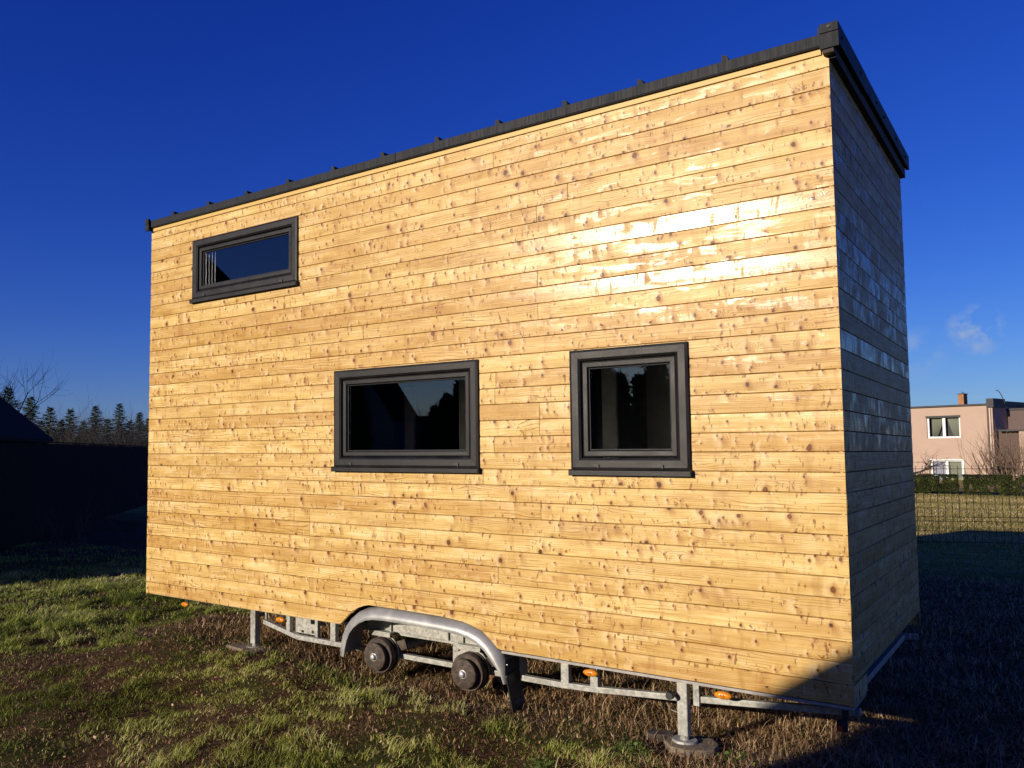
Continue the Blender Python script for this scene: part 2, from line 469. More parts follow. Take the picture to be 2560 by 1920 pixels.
def ground_mat():
    t = NT('winter_lawn_soil'); o = t.obj()
    n1 = t.noise(o, 1.1, 6, 0.6); n2 = t.noise(o, 26.0, 6, 0.7); n3 = t.noise(o, 130.0, 3, 0.7); n4 = t.noise(o, 0.35, 5, 0.6)
    soil = t.ramp(n2, [(0.3, (0.022, 0.013, 0.008)), (0.5, (0.085, 0.052, 0.031)), (0.7, (0.21, 0.14, 0.085))])
    moss = t.ramp(n3, [(0.3, (0.026, 0.032, 0.010)), (0.7, (0.075, 0.085, 0.026))])
    near = t.mix(t.mapr(n1, 0.47, 0.60), soil, moss)
    lawn = t.ramp(n3, [(0.3, (0.16, 0.15, 0.035)), (0.7, (0.34, 0.29, 0.09))])
    lawn2 = t.ramp(n2, [(0.3, (0.36, 0.26, 0.09)), (0.7, (0.54, 0.40, 0.16))])
    # mown lawn: pale dry bands and tufts
    x, y, z = t.sep(o)
    band = t.noise(t.comb(t.math('MULTIPLY', x, 0.5), t.math('MULTIPLY', y, 1.1), 0.0), 1.6, 6, 0.7)
    far = t.mix(t.mapr(band, 0.42, 0.60), lawn, lawn2)
    sel = t.mapr(t.math('ADD', y, t.math('MULTIPLY', n4, 2.0)), 9.0, 12.0)
    c = t.mix(sel, near, far)
    t.bump(t.math('ADD', n2, t.math('MULTIPLY', n3, 0.4)), 0.9, 0.03)
    return t.out(c, 1.0, 0.0, 0.03)

xs = np.unique(np.concatenate([np.array([-900, -500, -250, -120, -60, -35, -22]), np.arange(-16, -3, 0.2), np.arange(-3, 8.5, 0.07), np.arange(8.5, 14.01, 0.2), np.array([18, 26, 40, 70, 120, 250, 500, 900])]))
ys = np.unique(np.concatenate([np.array([-900, -500, -250, -120, -60, -30, -18, -12]), np.arange(-8, -3.5, 0.2), np.arange(-3.5, 3.0, 0.07), np.arange(3, 14.01, 0.2), np.array([18, 26, 40, 70, 120, 250, 500, 900])]))
X, Y = np.meshgrid(xs, ys)
V = np.stack([X.ravel(), Y.ravel(), ground_h(X, Y).ravel()], 1)
nx, ny = len(xs), len(ys)
i, j = np.meshgrid(np.arange(nx - 1), np.arange(ny - 1))
a = (j * nx + i).ravel()
Fq = np.stack([a, a + 1, a + 1 + nx, a + nx], 1)
gr = fast_mesh('ground', V, Fq, ground_mat(), 4)
gr.data.polygons.foreach_set('use_smooth', [True] * len(gr.data.polygons))
tag(gr, kind='structure')

# ------------------------------------------------------------------ the tiny house
L, D, B, NR = 6.016, 2.60, 0.11, 32
TOP = 3.50
house = tag(empty('tiny_house', (L / 2, D / 2, G)), 'two-storey spruce-clad tiny house with anthracite trim standing on a wheelless galvanised trailer', 'tiny house')

WINS = [(0.648, 2.000, 2.742, 3.294), (2.415, 3.752, 1.214, 1.969), (4.450, 5.209, 1.211, 1.972)]
HOLES = [(x0 + 0.035, x1 - 0.035, z0 + 0.035, z1 - 0.035) for x0, x1, z0, z1 in WINS]
ARCH = [(2.455, -0.01), (2.469, 0.004), (2.55, 0.080), (2.638, 0.143), (2.70, 0.166), (2.753, 0.178), (3.029, 0.178), (3.416, 0.170), (3.60, 0.155), (3.70, 0.130), (3.763, 0.104), (3.831, 0.054), (3.887, 0.001), (3.895, -0.01)]
def arch(x):
    if x <= ARCH[0][0] or x >= ARCH[-1][0]: return 0.0
    return max(0.0, float(np.interp(x, [p[0] for p in ARCH], [p[1] for p in ARCH])))

def cladding(mb, xr, zr, place, holes=(), low=None, joints=None, seed=1, gloss=None):
    """rows of boards; place(u, d, z) -> xyz with d = depth behind the face"""
    rg = random.Random(seed)
    # a board's section: (share of its height, depth)
    sec = [(0.000, 0.015), (0.015, 0.005), (0.036, 0.0), (0.30, -0.0009), (0.55, -0.0012), (0.80, -0.0006), (0.968, 0.0), (0.985, 0.004), (1.0, 0.015)]
    for r in range(NR):
        z0 = zr[0] + r * B; z1 = z0 + B
        if z0 >= zr[1] - 0.004: break
        ztop = min(z1, zr[1])
        js = sorted(j for j in (joints(r, rg) if joints else []) if xr[0] + 0.3 < j < xr[1] - 0.3)
        segs = list(zip([xr[0]] + js, js + [xr[1]]))
        for (s0, s1) in segs:
            bid = rg.random(); uo = rg.uniform(0, 300)
            gls = min(1.0, max(0.0, (gloss(r, rg) if gloss else 0.2) + rg.uniform(-0.06, 0.06)))
            tilt = rg.gauss(0, 0.0006); push = abs(rg.gauss(0, 0.0006))
            g = 0.0017
            s0e = s0 + (g if s0 > xr[0] else 0); s1e = s1 - (g if s1 < xr[1] else 0)
            n = max(2, int((s1e - s0e) / 0.30) + 1)
            us = set(np.linspace(s0e, s1e, n))
            for h in holes:
                if h[3] > z0 and h[2] < z1:
                    for q in (h[0], h[1]):
                        if s0e < q < s1e: us.add(q)
            if low and r <= 1:
                for q in np.linspace(2.40, 3.95, 63):
                    if s0e < q < s1e: us.add(float(q))
            us = sorted(us)
            def wob(u): return 0.0004 * math.sin(u * 3.1 + bid * 40)
            for a_, b_ in zip(us[:-1], us[1:]):
                um = (a_ + b_) / 2
                zc = [(z0, ztop)]
                for h in holes:
                    if h[0] <= um <= h[1] and h[3] > z0 and h[2] < ztop:
                        nz = []
                        for p0, p1 in zc:
                            if h[2] > p0: nz.append((p0, min(p1, h[2])))
                            if h[3] < p1: nz.append((max(p0, h[3]), p1))
                        zc = nz
                for p0, p1 in zc:
                    if p1 - p0 < 0.003: continue
                    lo = (p0, p0)
                    if low and r <= 1:
                        lo = (max(p0, low(a_)), max(p0, low(b_)))
                        if lo[0] >= p1 and lo[1] >= p1: continue
                        lo = (min(lo[0], p1), min(lo[1], p1))
                    def rows(zl):
                        out = []
                        f0 = (zl - z0) / B; f1 = (p1 - z0) / B
                        fs_ = [f0] + [f for f, _ in sec if f0 + 1e-4 < f < f1 - 1e-4] + [f1]
                        return fs_
                    fa = rows(min(lo))
                    va = []; uvs = []
                    for f in fa:
                        for (u, zl) in ((a_, lo[0]), (b_, lo[1])):
                            z = max(z0 + f * B, zl)
                            d = float(np.interp((z - z0) / B, [q[0] for q in sec], [q[1] for q in sec])) - push + tilt * ((z - z0) / B - 0.5) + wob(u)
                            va.append(place(u, d, z)); uvs.append((u + uo, (z - z0) / B))
                    k = len(fa)
                    # thickness: edge returns at the bottom and top of the piece
                    fs = [(2 * q, 2 * q + 1, 2 * q + 3, 2 * q + 2) for q in range(k - 1)]
                    base = len(va)
                    for (u, zl) in ((a_, lo[0]), (b_, lo[1])):
                        va.append(place(u, 0.024, max(z0 + fa[0] * B, zl))); uvs.append((u + uo, 0))
                    for u in (a_, b_):
                        va.append(place(u, 0.024, z0 + fa[-1] * B)); uvs.append((u + uo, 1))
                    fs.append((base, base + 1, 1, 0)); fs.append((2 * (k - 1), 2 * (k - 1) + 1, base + 3, base + 2))
                    if a_ == us[0] or any(abs(a_ - h[1]) < 1e-6 for h in holes):
                        fs.append(tuple([base] + [2 * q for q in range(k)] + [base + 2]))
                    if b_ == us[-1] or any(abs(b_ - h[0]) < 1e-6 for h in holes):
                        fs.append(tuple([base + 3] + [2 * q + 1 for q in range(k)][::-1] + [base + 1]))
                    mb.add(va, fs, (bid, gls), uvs)

def front_joints(r, rg):
    fixed = {5: [2.14], 2: [2.14], 4: [3.89], 1: [3.90], 27: [4.45], 26: [4.22], 30: [3.89], 28: [3.74], 31: [2.66], 9: [2.68], 10: [3.78], 7: [2.14], 12: [3.87]}
    if r in fixed: return fixed[r]
    return rg.choice([[2.14], [3.89], [], [2.66], [], [4.22], [3.88], []])

# how much of the varnish stands glossy on each course of boards
FG = {24: 1.0, 21: 0.86, 23: 0.58, 22: 0.56, 25: 0.52, 20: 0.42, 26: 0.36, 19: 0.44, 27: 0.30, 28: 0.38, 30: 0.42, 31: 0.36, 17: 0.40, 14: 0.46, 13: 0.50, 6: 0.5, 4: 0.4}
EG = {31: .5, 30: .45, 29: .35, 28: .5, 27: .45, 26: .6, 25: .3, 24: .5, 23: .75, 22: .8, 21: .75, 20: .7, 19: .62, 18: .15, 17: .85, 16: .05, 15: .2, 14: .6, 13: .7, 12: .6, 11: .4, 10: .2, 9: .1}
mb = MB(); cladding(mb, (0.0, L), (0.0, TOP), lambda u, d, z: (u, d, z), HOLES, arch, front_joints, 5, lambda r, rg: FG.get(r, rg.uniform(0.15, 0.35)))
fw = mb.build('front_wall', WOOD, house, attrs=True)
fw['label'] = 'sunlit varnished spruce board wall'
END_TOP = 3.50
mb = MB()
cladding(mb, (0.004, D), (B, END_TOP), lambda u, d, z: (L - d, u, z), (), None, lambda r, rg: [rg.choice([0.9, 1.45, 1.6, 2.0])] if rg.random() < 0.38 else [], 21, lambda r, rg: EG.get(r + 1, 0.05))
def notch_place(u, d, z): return (L - d, u, z)
cladding(mb, (0.004, 0.36), (0.0, B - 0.005), notch_place, (), None, None, 33)
ew = mb.build('end_wall', WOOD_END, house, attrs=True)
ew['label'] = 'shaded glossy spruce end wall'
mb = MB(); cladding(mb, (0.0, L), (0.0, TOP), lambda u, d, z: (u, D - d, z), (), None, front_joints, 51)
mb.build('back_wall', WOOD, house, attrs=True)
mb = MB(); cladding(mb, (0.004, D - 0.004), (0.0, TOP), lambda u, d, z: (d, u, z), (), None, None, 61)
mb.build('end_wall', WOOD, house, attrs=True)

# dark timber shell with window openings, floor and ceiling
mb = MB()
def wall_with_holes(mb, x0, x1, y0, y1, z0, z1, holes):
    xs_ = sorted({x0, x1} | {h[0] for h in holes} | {h[1] for h in holes})
    zs_ = sorted({z0, z1} | {h[2] for h in holes} | {h[3] for h in holes})
    for a_, b_ in zip(xs_[:-1], xs_[1:]):
        for c_, d_ in zip(zs_[:-1], zs_[1:]):
            xm, zm = (a_ + b_) / 2, (c_ + d_) / 2
            if any(h[0] < xm < h[1] and h[2] < zm < h[3] for h in holes): continue
            mb.box(a_, b_, y0, y1, c_, d_)
wall_with_holes(mb, 0.03, L - 0.03, 0.026, 0.12, 0.20, 3.46, HOLES)
mb.box(0.03, L - 0.03, D - 0.12, D - 0.026, 0.20, 3.46)
mb.box(0.026, 0.12, 0.122, D - 0.122, 0.115, 3.46); mb.box(L - 0.12, L - 0.026, 0.122, D - 0.122, 0.115, 3.46)
mb.box(0.122, L - 0.122, 0.122, D - 0.122, 0.20, 0.24)
mb.box(0.122, L - 0.122, 0.122, D - 0.122, 2.40, 2.46)
mb.box(0.03, L - 0.03, 0.03, D - 0.03, 3.462, 3.495)
mb.box(2.3, 2.34, 0.5, D - 0.13, 0.245, 2.39)
mb.build('inner_shell', DARKIN, house)

# the two reveals of the closing boards at the corner: thin end trim
mb = MB()
for k in range(NR):
    z = k * B
    if z > TOP - 0.05: break
mb.box(0.0, 0.0005, 0.0, 0.0005, 0.0, 0.0005)

# roof sheet with standing ribs
RT = 3.588
mb = MB(); mb.box(-0.008, L + 0.03, -0.0015, D + 0.03, 3.500, RT - 0.02)
roof = mb.build('roof', ANTH, house)
for k in range(12):
    x = 0.379 + 0.5108 * k - 0.012
    if x > L: break
    q = MB()
    y0, y1 = -0.034, D + 0.03
    zt = RT + 0.032
    vs = []
    for y in (y0, y1):
        vs += [(x - 0.016, y, RT - 0.02), (x + 0.034, y, RT - 0.02), (x + 0.012, y, zt), (x - 0.014, y, zt + 0.006)]
    q.add(vs, [(0, 1, 2, 3), (4, 7, 6, 5), (0, 4, 5, 1), (1, 5, 6, 2), (2, 6, 7, 3), (3, 7, 4, 0)])
    q.build('roof_rib', ANTH, roof)
# front fascia of two lengths with a drip fold
mb = MB()
for a_, b_ in ((0.028, 3.05), (3.053, 5.982)):
    mb.box(a_, b_, -0.036, -0.002, 3.524, RT)
    mb.box(a_, b_, -0.034, -0.004, 3.518, 3.5235)
mb.build('front_fascia', ANTH, house, bevel=0.002)
mb = MB(); mb.box(0.03, 5.98, -0.014, -0.0022, 3.484, 3.5155, 0.3)
tb = mb.build('top_batten', WOOD, house, attrs=True)
# rake trim over the end wall and its dark soffit strip
mb = MB()
mb.box(L + 0.036, L + 0.060, -0.035, 0.80, 3.515, 3.632)
mb.box(L + 0.036, L + 0.0585, 0.803, D + 0.05, 3.525, 3.632)
mb.box(L + 0.0, L + 0.0355, -0.02, D + 0.03, 3.545, 3.626)
mb.build('rake_trim', ANTH, house, bevel=0.002)
for y in (0.05, 0.60, 1.15, 1.45, 1.98, 2.45):
    mb = MB(); mb.tube([(L + 0.0602, y, 3.572), (L + 0.066, y, 3.572)], 0.009, 10); mb.build('rake_screw', RUBBER, house)
mb = MB(); mb.box(L + 0.0015, L + 0.034, 0.0, D + 0.01, 3.455, 3.5445)
mb.build('soffit_strip', MEMB, house)
mb = MB(); mb.box(-0.024, -0.010, -0.035, D + 0.04, 3.500, 3.604)
mb.box(-0.0095, -0.002, -0.01, D + 0.02, 3.505, 3.600)
mb.build('rake_trim', ANTH, house, bevel=0.002)
# corner caps
for (x0, x1, z0, z1) in ((5.984, L + 0.062, 3.492, 3.628), (-0.026, 0.027, 3.490, 3.606)):
    q = MB()
    q.box(x0, x1, -0.060, -0.0415, z0, z1 - 0.052); q.box(x0 + 0.001, x1 - 0.001, -0.064, -0.042, z1 - 0.050, z1)
    q.box(x0 + 0.002, x1 - 0.002, -0.0412, -0.0365, z0 + 0.002, z1 - 0.004)
    cp = q.build('corner_cap', ANTH, house, bevel=0.0015)
    s_ = MB(); s_.tube([((x0 + x1) / 2, -0.065, z1 - 0.022), ((x0 + x1) / 2, -0.071, z1 - 0.022)], 0.008, 10); s_.build('cap_screw', RUBBER, cp)
q = MB(); q.box(5.995, L + 0.034, -0.05, -0.002, 3.470, 3.4915); q.build('fascia_end_block', MEMB, house)

# windows
def ring(mb, x0, x1, z0, z1, w, yo, yi, yb, chamfer=0.0):
    """mitred frame: outer edge at depth yo, inner edge at depth yi, back at yb"""
    O = [(x0, z0), (x1, z0), (x1, z1), (x0, z1)]
    ws = w if isinstance(w, tuple) else (w, w, w, w)      # left, right, bottom, top
    I = [(x0 + ws[0], z0 + ws[2]), (x1 - ws[1], z0 + ws[2]), (x1 - ws[1], z1 - ws[3]), (x0 + ws[0], z1 - ws[3])]
    g = 0.0006
    for k in range(4):
        k2 = (k + 1) % 4
        o1, o2, i1, i2 = Vector(O[k]), Vector(O[k2]), Vector(I[k]), Vector(I[k2])
        d = (o2 - o1).normalized() * g
        o1, o2, i1, i2 = o1 + d, o2 - d, i1 + d, i2 - d
        m1, m2 = o1.lerp(i1, 0.22), o2.lerp(i2, 0.22)
        m3, m4 = o1.lerp(i1, 0.80), o2.lerp(i2, 0.80)
        vs = []
        for p, y in ((o1, yb), (o1, yo + 0.006), (m1, yo), (m3, yo + 0.001), (i1, yi + 0.004), (i1, yb)):
            vs.append((p.x, y, p.y))
        for p, y in ((o2, yb), (o2, yo + 0.006), (m2, yo), (m4, yo + 0.001), (i2, yi + 0.004), (i2, yb)):
            vs.append((p.x, y, p.y))
        fs = [(q, q + 1, q + 7, q + 6) for q in range(5)] + [(5, 0, 6, 11), (0, 5, 4, 3, 2, 1), (6, 7, 8, 9, 10, 11)]
        mb.add(vs, fs)

WLAB = ['small high window near the roof', 'wide low window', 'square low window']
for wi, (x0, x1, z0, z1) in enumerate(WINS):
    w = empty('window', ((x0 + x1) / 2, 0, z0)); w.parent = house; w.matrix_parent_inverse = Matrix.Translation(-Vector(house.location)); w['label'] = WLAB[wi]
    q = MB(); ring(q, x0, x1, z0, z1, (0.072, 0.070, 0.074, 0.070), -0.024, -0.018, 0.05)
    f = q.build('frame', FRAME, w)
    q = MB(); ring(q, x0 + 0.076, x1 - 0.074, z0 + 0.079, z1 - 0.0745, (0.044, 0.044, 0.046, 0.044), -0.004, 0.010, 0.055)
    q.build('sash', FRAME, w)
    q = MB(); gx0, gx1, gz0, gz1 = x0 + 0.112, x1 - 0.110, z0 + 0.117, z1 - 0.111
    q.box(gx0, gx1, 0.026, 0.030, gz0, gz1)
    q.build('pane', GLASS, w)
    q = MB(); ring(q, gx0 + 0.001, gx1 - 0.001, gz0 + 0.001, gz1 - 0.001, 0.012, 0.014, 0.018, 0.0255)
    q.build('gasket', RUBBER, w)
    q = MB()
    q.box(x0 - 0.004, x1 + 0.004, -0.036, -0.0005, z0 - 0.010, z0 - 0.003)
    q.box(x0 - 0.004, x1 + 0.004, -0.040, -0.0365, z0 - 0.034, z0 - 0.003)
    q.box(x0 - 0.0085, x0 - 0.0045, -0.042, -0.001, z0 - 0.037, z0 + 0.004)
    q.box(x1 + 0.0045, x1 + 0.0085, -0.042, -0.001, z0 - 0.037, z0 + 0.004)
    q.build('sill', FRAME, w, bevel=0.0012)
    for xx in (x0 + 0.175, x1 - 0.175):
        q = MB(); q.box(xx - 0.018, xx + 0.018, -0.031, -0.0235, z0 + 0.020, z0 + 0.034); q.box(xx + 0.006, xx + 0.018, -0.033, -0.0312, z0 + 0.012, z0 + 0.032)
        q.build('drain_cap', RUBBER, w)
    if wi == 0:
        for n_, dx in enumerate((0.030, 0.068, 0.106)):
            q = MB(); q.box(gx0 + dx, gx0 + dx + 0.007, 0.060 + n_ * 0.004, 0.066 + n_ * 0.004, gz0, gz1 - 0.004)
            q.build('thin_slat', WHITEP, w)  # thin white upright strip behind the left part of the pane

for (x_, w_, h_, y_) in ((2.78, 0.16, 0.9, 1.0), (3.22, 0.10, 1.1, 1.3), (3.45, 0.22, 1.0, 1.6), (4.62, 0.12, 1.1, 1.2), (4.86, 0.20, 1.0, 1.5)):
    m = MB(); m.box(x_ - 0.5, x_ - 0.5 + w_, y_, y_ + 0.03, 0.245, 1.0 + h_); m.build('interior_panel', simple('pale_interior_board', (0.35, 0.32, 0.27), 0.8), house)
# ---- trailer chassis (parts of the same thing: all of it moves together)
mb = MB(); mb.box(0.03, 2.44, 0.05, 2.58, -0.012, -0.003); mb.box(3.905, 5.60, 0.004, 2.58, -0.019, -0.003); mb.box(5.6001, L - 0.004, 0.004, 0.355, -0.019, -0.003)
mb.box(2.445, 3.90, 0.30, 2.58, -0.019, -0.003)
mb.build('floor_frame', LIPM, house)
def rect_tube(name, p, q, w=0.04, h=0.04, mat=GALV):
    m = MB(); m.bar(p, q, w, h); return m.build(name, mat, house, bevel=0.004)
Y1 = 0.12
path = [(1.50, -0.108), (1.905, -0.188), (2.34, -0.186)]
def poly_bar(name, pts, y, w=0.045, h=0.037):
    m = MB(); vs = []
    for (x, z) in pts:
        for yy in (y - w / 2, y + w / 2):
            for zz in (z - h / 2, z + h / 2): vs.append((x, yy, zz))
    fs = []
    for k in range(len(pts) - 1):
        b = 4 * k; fs += [(b, b + 4, b + 5, b + 1), (b + 2, b + 3, b + 7, b + 6), (b, b + 2, b + 6, b + 4), (b + 1, b + 5, b + 7, b + 3)]
    fs += [(0, 1, 3, 2), (4 * len(pts) - 4, 4 * len(pts) - 2, 4 * len(pts) - 1, 4 * len(pts) - 3)]
    m.add(vs, fs); return m.build(name, GALV, house, bevel=0.004)
poly_bar('lower_rail', [(1.50, -0.108), (1.905, -0.188), (2.42, -0.187)], Y1)
poly_bar('lower_rail', [(2.40, -0.226), (3.93, -0.226)], 0.255)
poly_bar('lower_rail', [(4.00, -0.186), (4.30, -0.186), (4.54, -0.176), (5.052, -0.137)], Y1)
poly_bar('lower_rail', [(5.19, -0.125), (L + 0.008, -0.052)], Y1)
for (x, w, zb) in ((1.80, 0.044, -0.150), (2.30, 0.055, -0.168), (4.32, 0.055, -0.168), (4.523, 0.052, -0.160)):
    m = MB(); m.box(x - w / 2, x + w / 2, Y1 - 0.022, Y1 + 0.022, zb, -0.0195); m.build('upright', GALV, house, bevel=0.003)
m = MB(); m.box(3.355, 3.405, 0.235, 0.275, -0.206, 0.0); m.build('upright', GALV, house, bevel=0.003)
# plate with cut-outs, left of the wheels
m = MB()
px0, px1, pz0, pz1 = 1.835, 2.115, -0.160, -0.0195
hl = [(1.905, 1.935, -0.155, -0.135), (2.02, 2.045, -0.150, -0.125), (2.010, 2.065, -0.075, -0.04)]
wall_with_holes(m, px0, px1, 0.150, 0.156, pz0, pz1, hl)
m.box(2.085, 2.115, 0.1495, 0.1200, -0.165, -0.0195)
m.build('bracket_plate', GALV, house)
# jack legs
def jack(x, y, zfoot, w=0.062):
    l = MB(); l.box(x - w / 2, x + w / 2, y - w / 2, y + w / 2, zfoot + 0.035, -0.0195)
    leg = l.build('jack_leg', GALV, house, bevel=0.006)
    f = MB()
    f.tube([(x, y, zfoot + 0.036), (x, y, zfoot + 0.012)], 0.026, 16)
    f.tube([(x, y, zfoot + 0.012), (x, y, zfoot)], [0.070, 0.074], 24)
    f.build('foot_plate', GALV, leg)
    return leg
jl = jack(5.092, 0.10, G + 0.050)
m = MB(); m.tube([(5.048, 0.066, -0.108), (5.048, 0.030, -0.108)], [0.016, 0.016], 14); m.tube([(5.040, 0.034, -0.108), (5.040, 0.000, -0.108)], [0.024, 0.021], 16)
m.build('clamp_knob', RUBBER, jl)
m = MB(); m.box(5.152, 5.188, 0.085, 0.135, -0.162, -0.0195); m.build('upright', GALV, house, bevel=0.003)
jack(1.372, 0.13, G + 0.085, 0.062)
jack(5.09, 2.45, G + 0.03); jack(1.40, 2.45, G + 0.03)
m = MB(); m.tube([(1.335, 0.30, -0.085), (1.335, 0.12, -0.085)], 0.02, 12); m.build('crank_pin', GALV, house)
m = MB(); m.tube([(1.50, 0.14, -0.02), (1.50, 0.14, -0.11)], 0.012, 10)
m.build('lock_pin', GALV, house)
# main longitudinals and cross members under the floor
for y in (0.24, 2.32):
    m = MB(); m.box(0.35, 5.98, y, y + 0.05, -0.06, -0.0195); m.box(2.50, 3.84, y + 0.002, y + 0.048, -0.0605, -0.075); m.build('chassis_beam', GALV, house, bevel=0.003)
m = MB(); m.box(2.56, 3.80, 0.215, 0.2398, -0.048, 0.140)
m.build('wheel_well_beam', GALV, house, bevel=0.003)
for x in (2.58, 2.80, 3.33, 3.46, 3.60):
    m = MB(); m.box(x, x + 0.012, 0.196, 0.2148, -0.045, 0.135); m.build('wheel_well_rib', GALV, house)
m = MB(); m.box(2.40, 3.92, 0.0, 0.58, 0.182, 0.198); m.build('wheel_well_roof', UNDER, house)
for x in (0.6, 1.7, 4.3, 5.2, 5.9):
    m = MB(); m.box(x, x + 0.05, 0.30, 2.31, -0.058, -0.0195); m.build('cross_member', GALV, house, bevel=0.003)
poly_bar('lower_rail', [(1.50, -0.108), (1.905, -0.188), (4.30, -0.186), (5.052, -0.137), (L, -0.052)], 2.44)
for s in (-1, 1):
    m = MB(); m.bar((0.0, 1.3 + s * 0.12, -0.13), (2.0, 1.3 + s * 1.0, -0.08), 0.05, 0.07); m.build('drawbar', GALV, house, bevel=0.004)
for x, zc in ((2.83, -0.235), (3.63, -0.235)):
    m = MB(); m.tube([(x, 0.26, zc + 0.06), (x, 2.35, zc + 0.06)], 0.035, 12); m.build('axle_tube', GALV, house, smooth=True)
# brake drums
for (cx, cz) in ((2.742, -0.222), (3.548, -0.226)):
    m = MB()
    m.lathe_y(cx, cz, [(0.020, 0.070), (0.094, 0.072), (0.102, 0.078), (0.103, 0.100), (0.095, 0.108), (0.095, 0.124), (0.128, 0.126), (0.132, 0.132), (0.132, 0.176), (0.122, 0.182), (0.122, 0.190), (0.136, 0.194), (0.136, 0.206), (0.05, 0.21)], 40)
    dr = m.build('brake_drum', DRUM, house, smooth=True)
    m = MB(); m.lathe_y(cx, cz, [(0.012, 0.048), (0.020, 0.052), (0.023, 0.060), (0.023, 0.072), (0.030, 0.0715), (0.030, 0.0695)], 20); m.build('hub_cap', SILVER, dr, smooth=True)
    for k in range(5):
        a_ = 2 * math.pi * k / 5 + 0.3; m = MB()
        m.tube([(cx + 0.062 * math.cos(a_), 0.0735, cz + 0.062 * math.sin(a_)), (cx + 0.062 * math.cos(a_), 0.0695, cz + 0.062 * math.sin(a_))], 0.0065, 10); m.build('bolt_hole', RUBBER, dr)
    m = MB(); m.lathe_y(cx - 0.02, cz + 0.01, [(0.10, 0.212), (0.148, 0.213), (0.150, 0.222), (0.10, 0.224)], 32); m.build('back_plate', GALV, dr)
    m = MB(); m.bar((cx - 0.02, 0.235, cz + 0.02), (cx + 0.19, 0.235, cz + 0.095), 0.018, 0.075, up=(0, 0, 1)); m.build('swing_arm', DRUM, dr, bevel=0.004)
    m = MB(); m.box(cx - 0.10, cx + 0.095, 0.15, 0.2145, -0.055, -0.044); m.box(cx - 0.10, cx + 0.095, 0.15, 0.156, -0.080, -0.0555)
    m.build('axle_bracket', GALV, house, bevel=0.002)
# mudguard: a lip rolled over the outer edge, swept over the two drums
mp = [(2.450, -0.232), (2.452, -0.160), (2.470, -0.080), (2.505, -0.005), (2.56, 0.060), (2.63, 0.112), (2.71, 0.147), (2.80, 0.166), (2.92, 0.171), (3.05, 0.170), (3.25, 0.167), (3.43, 0.162), (3.57, 0.154), (3.67, 0.138), (3.76, 0.104), (3.84, 0.052), (3.90, -0.02), (3.935, -0.090), (3.952, -0.150), (3.955, -0.212)]
m = MB(); prof = []
for k in range(9):
    a_ = math.pi / 2 * k / 8
    prof.append((0.060 - 0.088 * math.sin(a_), -0.078 * (1 - math.cos(a_))))     # (y, down)
prof = [(0.27, 0.0), (0.15, 0.0)] + prof + [(-0.026, -0.088), (-0.018, -0.088), (-0.016, -0.076)] + [(0.060 - 0.080 * math.sin(math.pi / 2 * k / 8), -0.072 * (1 - math.cos(math.pi / 2 * k / 8)) - 0.004) for k in range(8, -1, -1)] + [(0.15, -0.004), (0.27, -0.004)]
npf = len(prof); vs = []
for k, (x, z) in enumerate(mp):
    p0 = mp[max(0, k - 1)]; p1 = mp[min(len(mp) - 1, k + 1)]
    dx, dz = p1[0] - p0[0], p1[1] - p0[1]; l_ = math.hypot(dx, dz); nx_, nz_ = -dz / l_, dx / l_
    sc = 1.0 if 2 <= k <= len(mp) - 5 else (0.85, 0.95)[min(k, 1)] if k < 2 else (0.92, 0.72, 0.48, 0.25)[k - (len(mp) - 4)]
    for (yy, dn) in prof:
        vs.append((x + nx_ * dn * sc, yy, z + nz_ * dn * sc))
fs = []
for k in range(len(mp) - 1):
    for q in range(npf):
        q2 = (q + 1) % npf
        fs.append((k * npf + q, k * npf + q2, (k + 1) * npf + q2, (k + 1) * npf + q))
fs.append(tuple(range(npf))); fs.append(tuple((len(mp) - 1) * npf + q for q in range(npf))[::-1])
m.add(vs, fs); mg = m.build('mudguard', simple('zinc_mudguard', (0.33, 0.33, 0.315), 0.38, 0.25, 0.25, 9, 0.15), house, smooth=True)
# mud flap with worn lettering: hangs across the wheel track, its printed face to the right
def slab_x(name, pts, th, mat, parent, bev=0.0):      # pts: (x, y, z) of the face; th thick towards -x
    q = MB(); n_ = len(pts); q.add(list(pts) + [(p[0] - th, p[1], p[2]) for p in pts], [tuple(range(n_)), tuple(range(2 * n_ - 1, n_ - 1, -1))] + [(k, (k + 1) % n_, n_ + (k + 1) % n_, n_ + k) for k in range(n_)])
    return q.build(name, mat, parent, bevel=bev)
fl = slab_x('mud_flap', [(3.966, -0.022, -0.150), (3.960, -0.030, -0.165), (3.968, -0.012, -0.24), (3.985, 0.010, -0.400), (3.985, 0.185, -0.395), (3.968, 0.160, -0.24), (3.962, 0.140, -0.132), (3.966, 0.130, -0.128)], 0.009, RUBBER, house, 0.0015)
slab_x('flap_bracket', [(3.958, -0.040, -0.045), (3.958, -0.040, -0.150), (3.958, 0.150, -0.146), (3.958, 0.150, -0.045)], 0.006, UNDER, house, 0.001)
m = MB(); m.tube([(3.958, -0.022, -0.082), (3.966, -0.022, -0.082)], 0.006, 10); m.build('flap_bolt', SILVER, fl)
tcv = bpy.data.curves.new('flap_lettering', 'FONT'); tcv.body = 'VLEMMIX'; tcv.size = 0.040; tcv.extrude = 0.0005
tcv.align_x = 'CENTER'; tcv.align_y = 'CENTER'
to = bpy.data.objects.new('flap_text_tmp', tcv); S.collection.objects.link(to)
dg = bpy.context.evaluated_depsgraph_get(); dg.update()
tme = bpy.data.meshes.new_from_object(to.evaluated_get(dg)); bpy.data.objects.remove(to)
Mt = Matrix(((0, 0, 1, 0), (1, 0, 0, 0), (0, 1, 0, 0), (0, 0, 0, 1)))
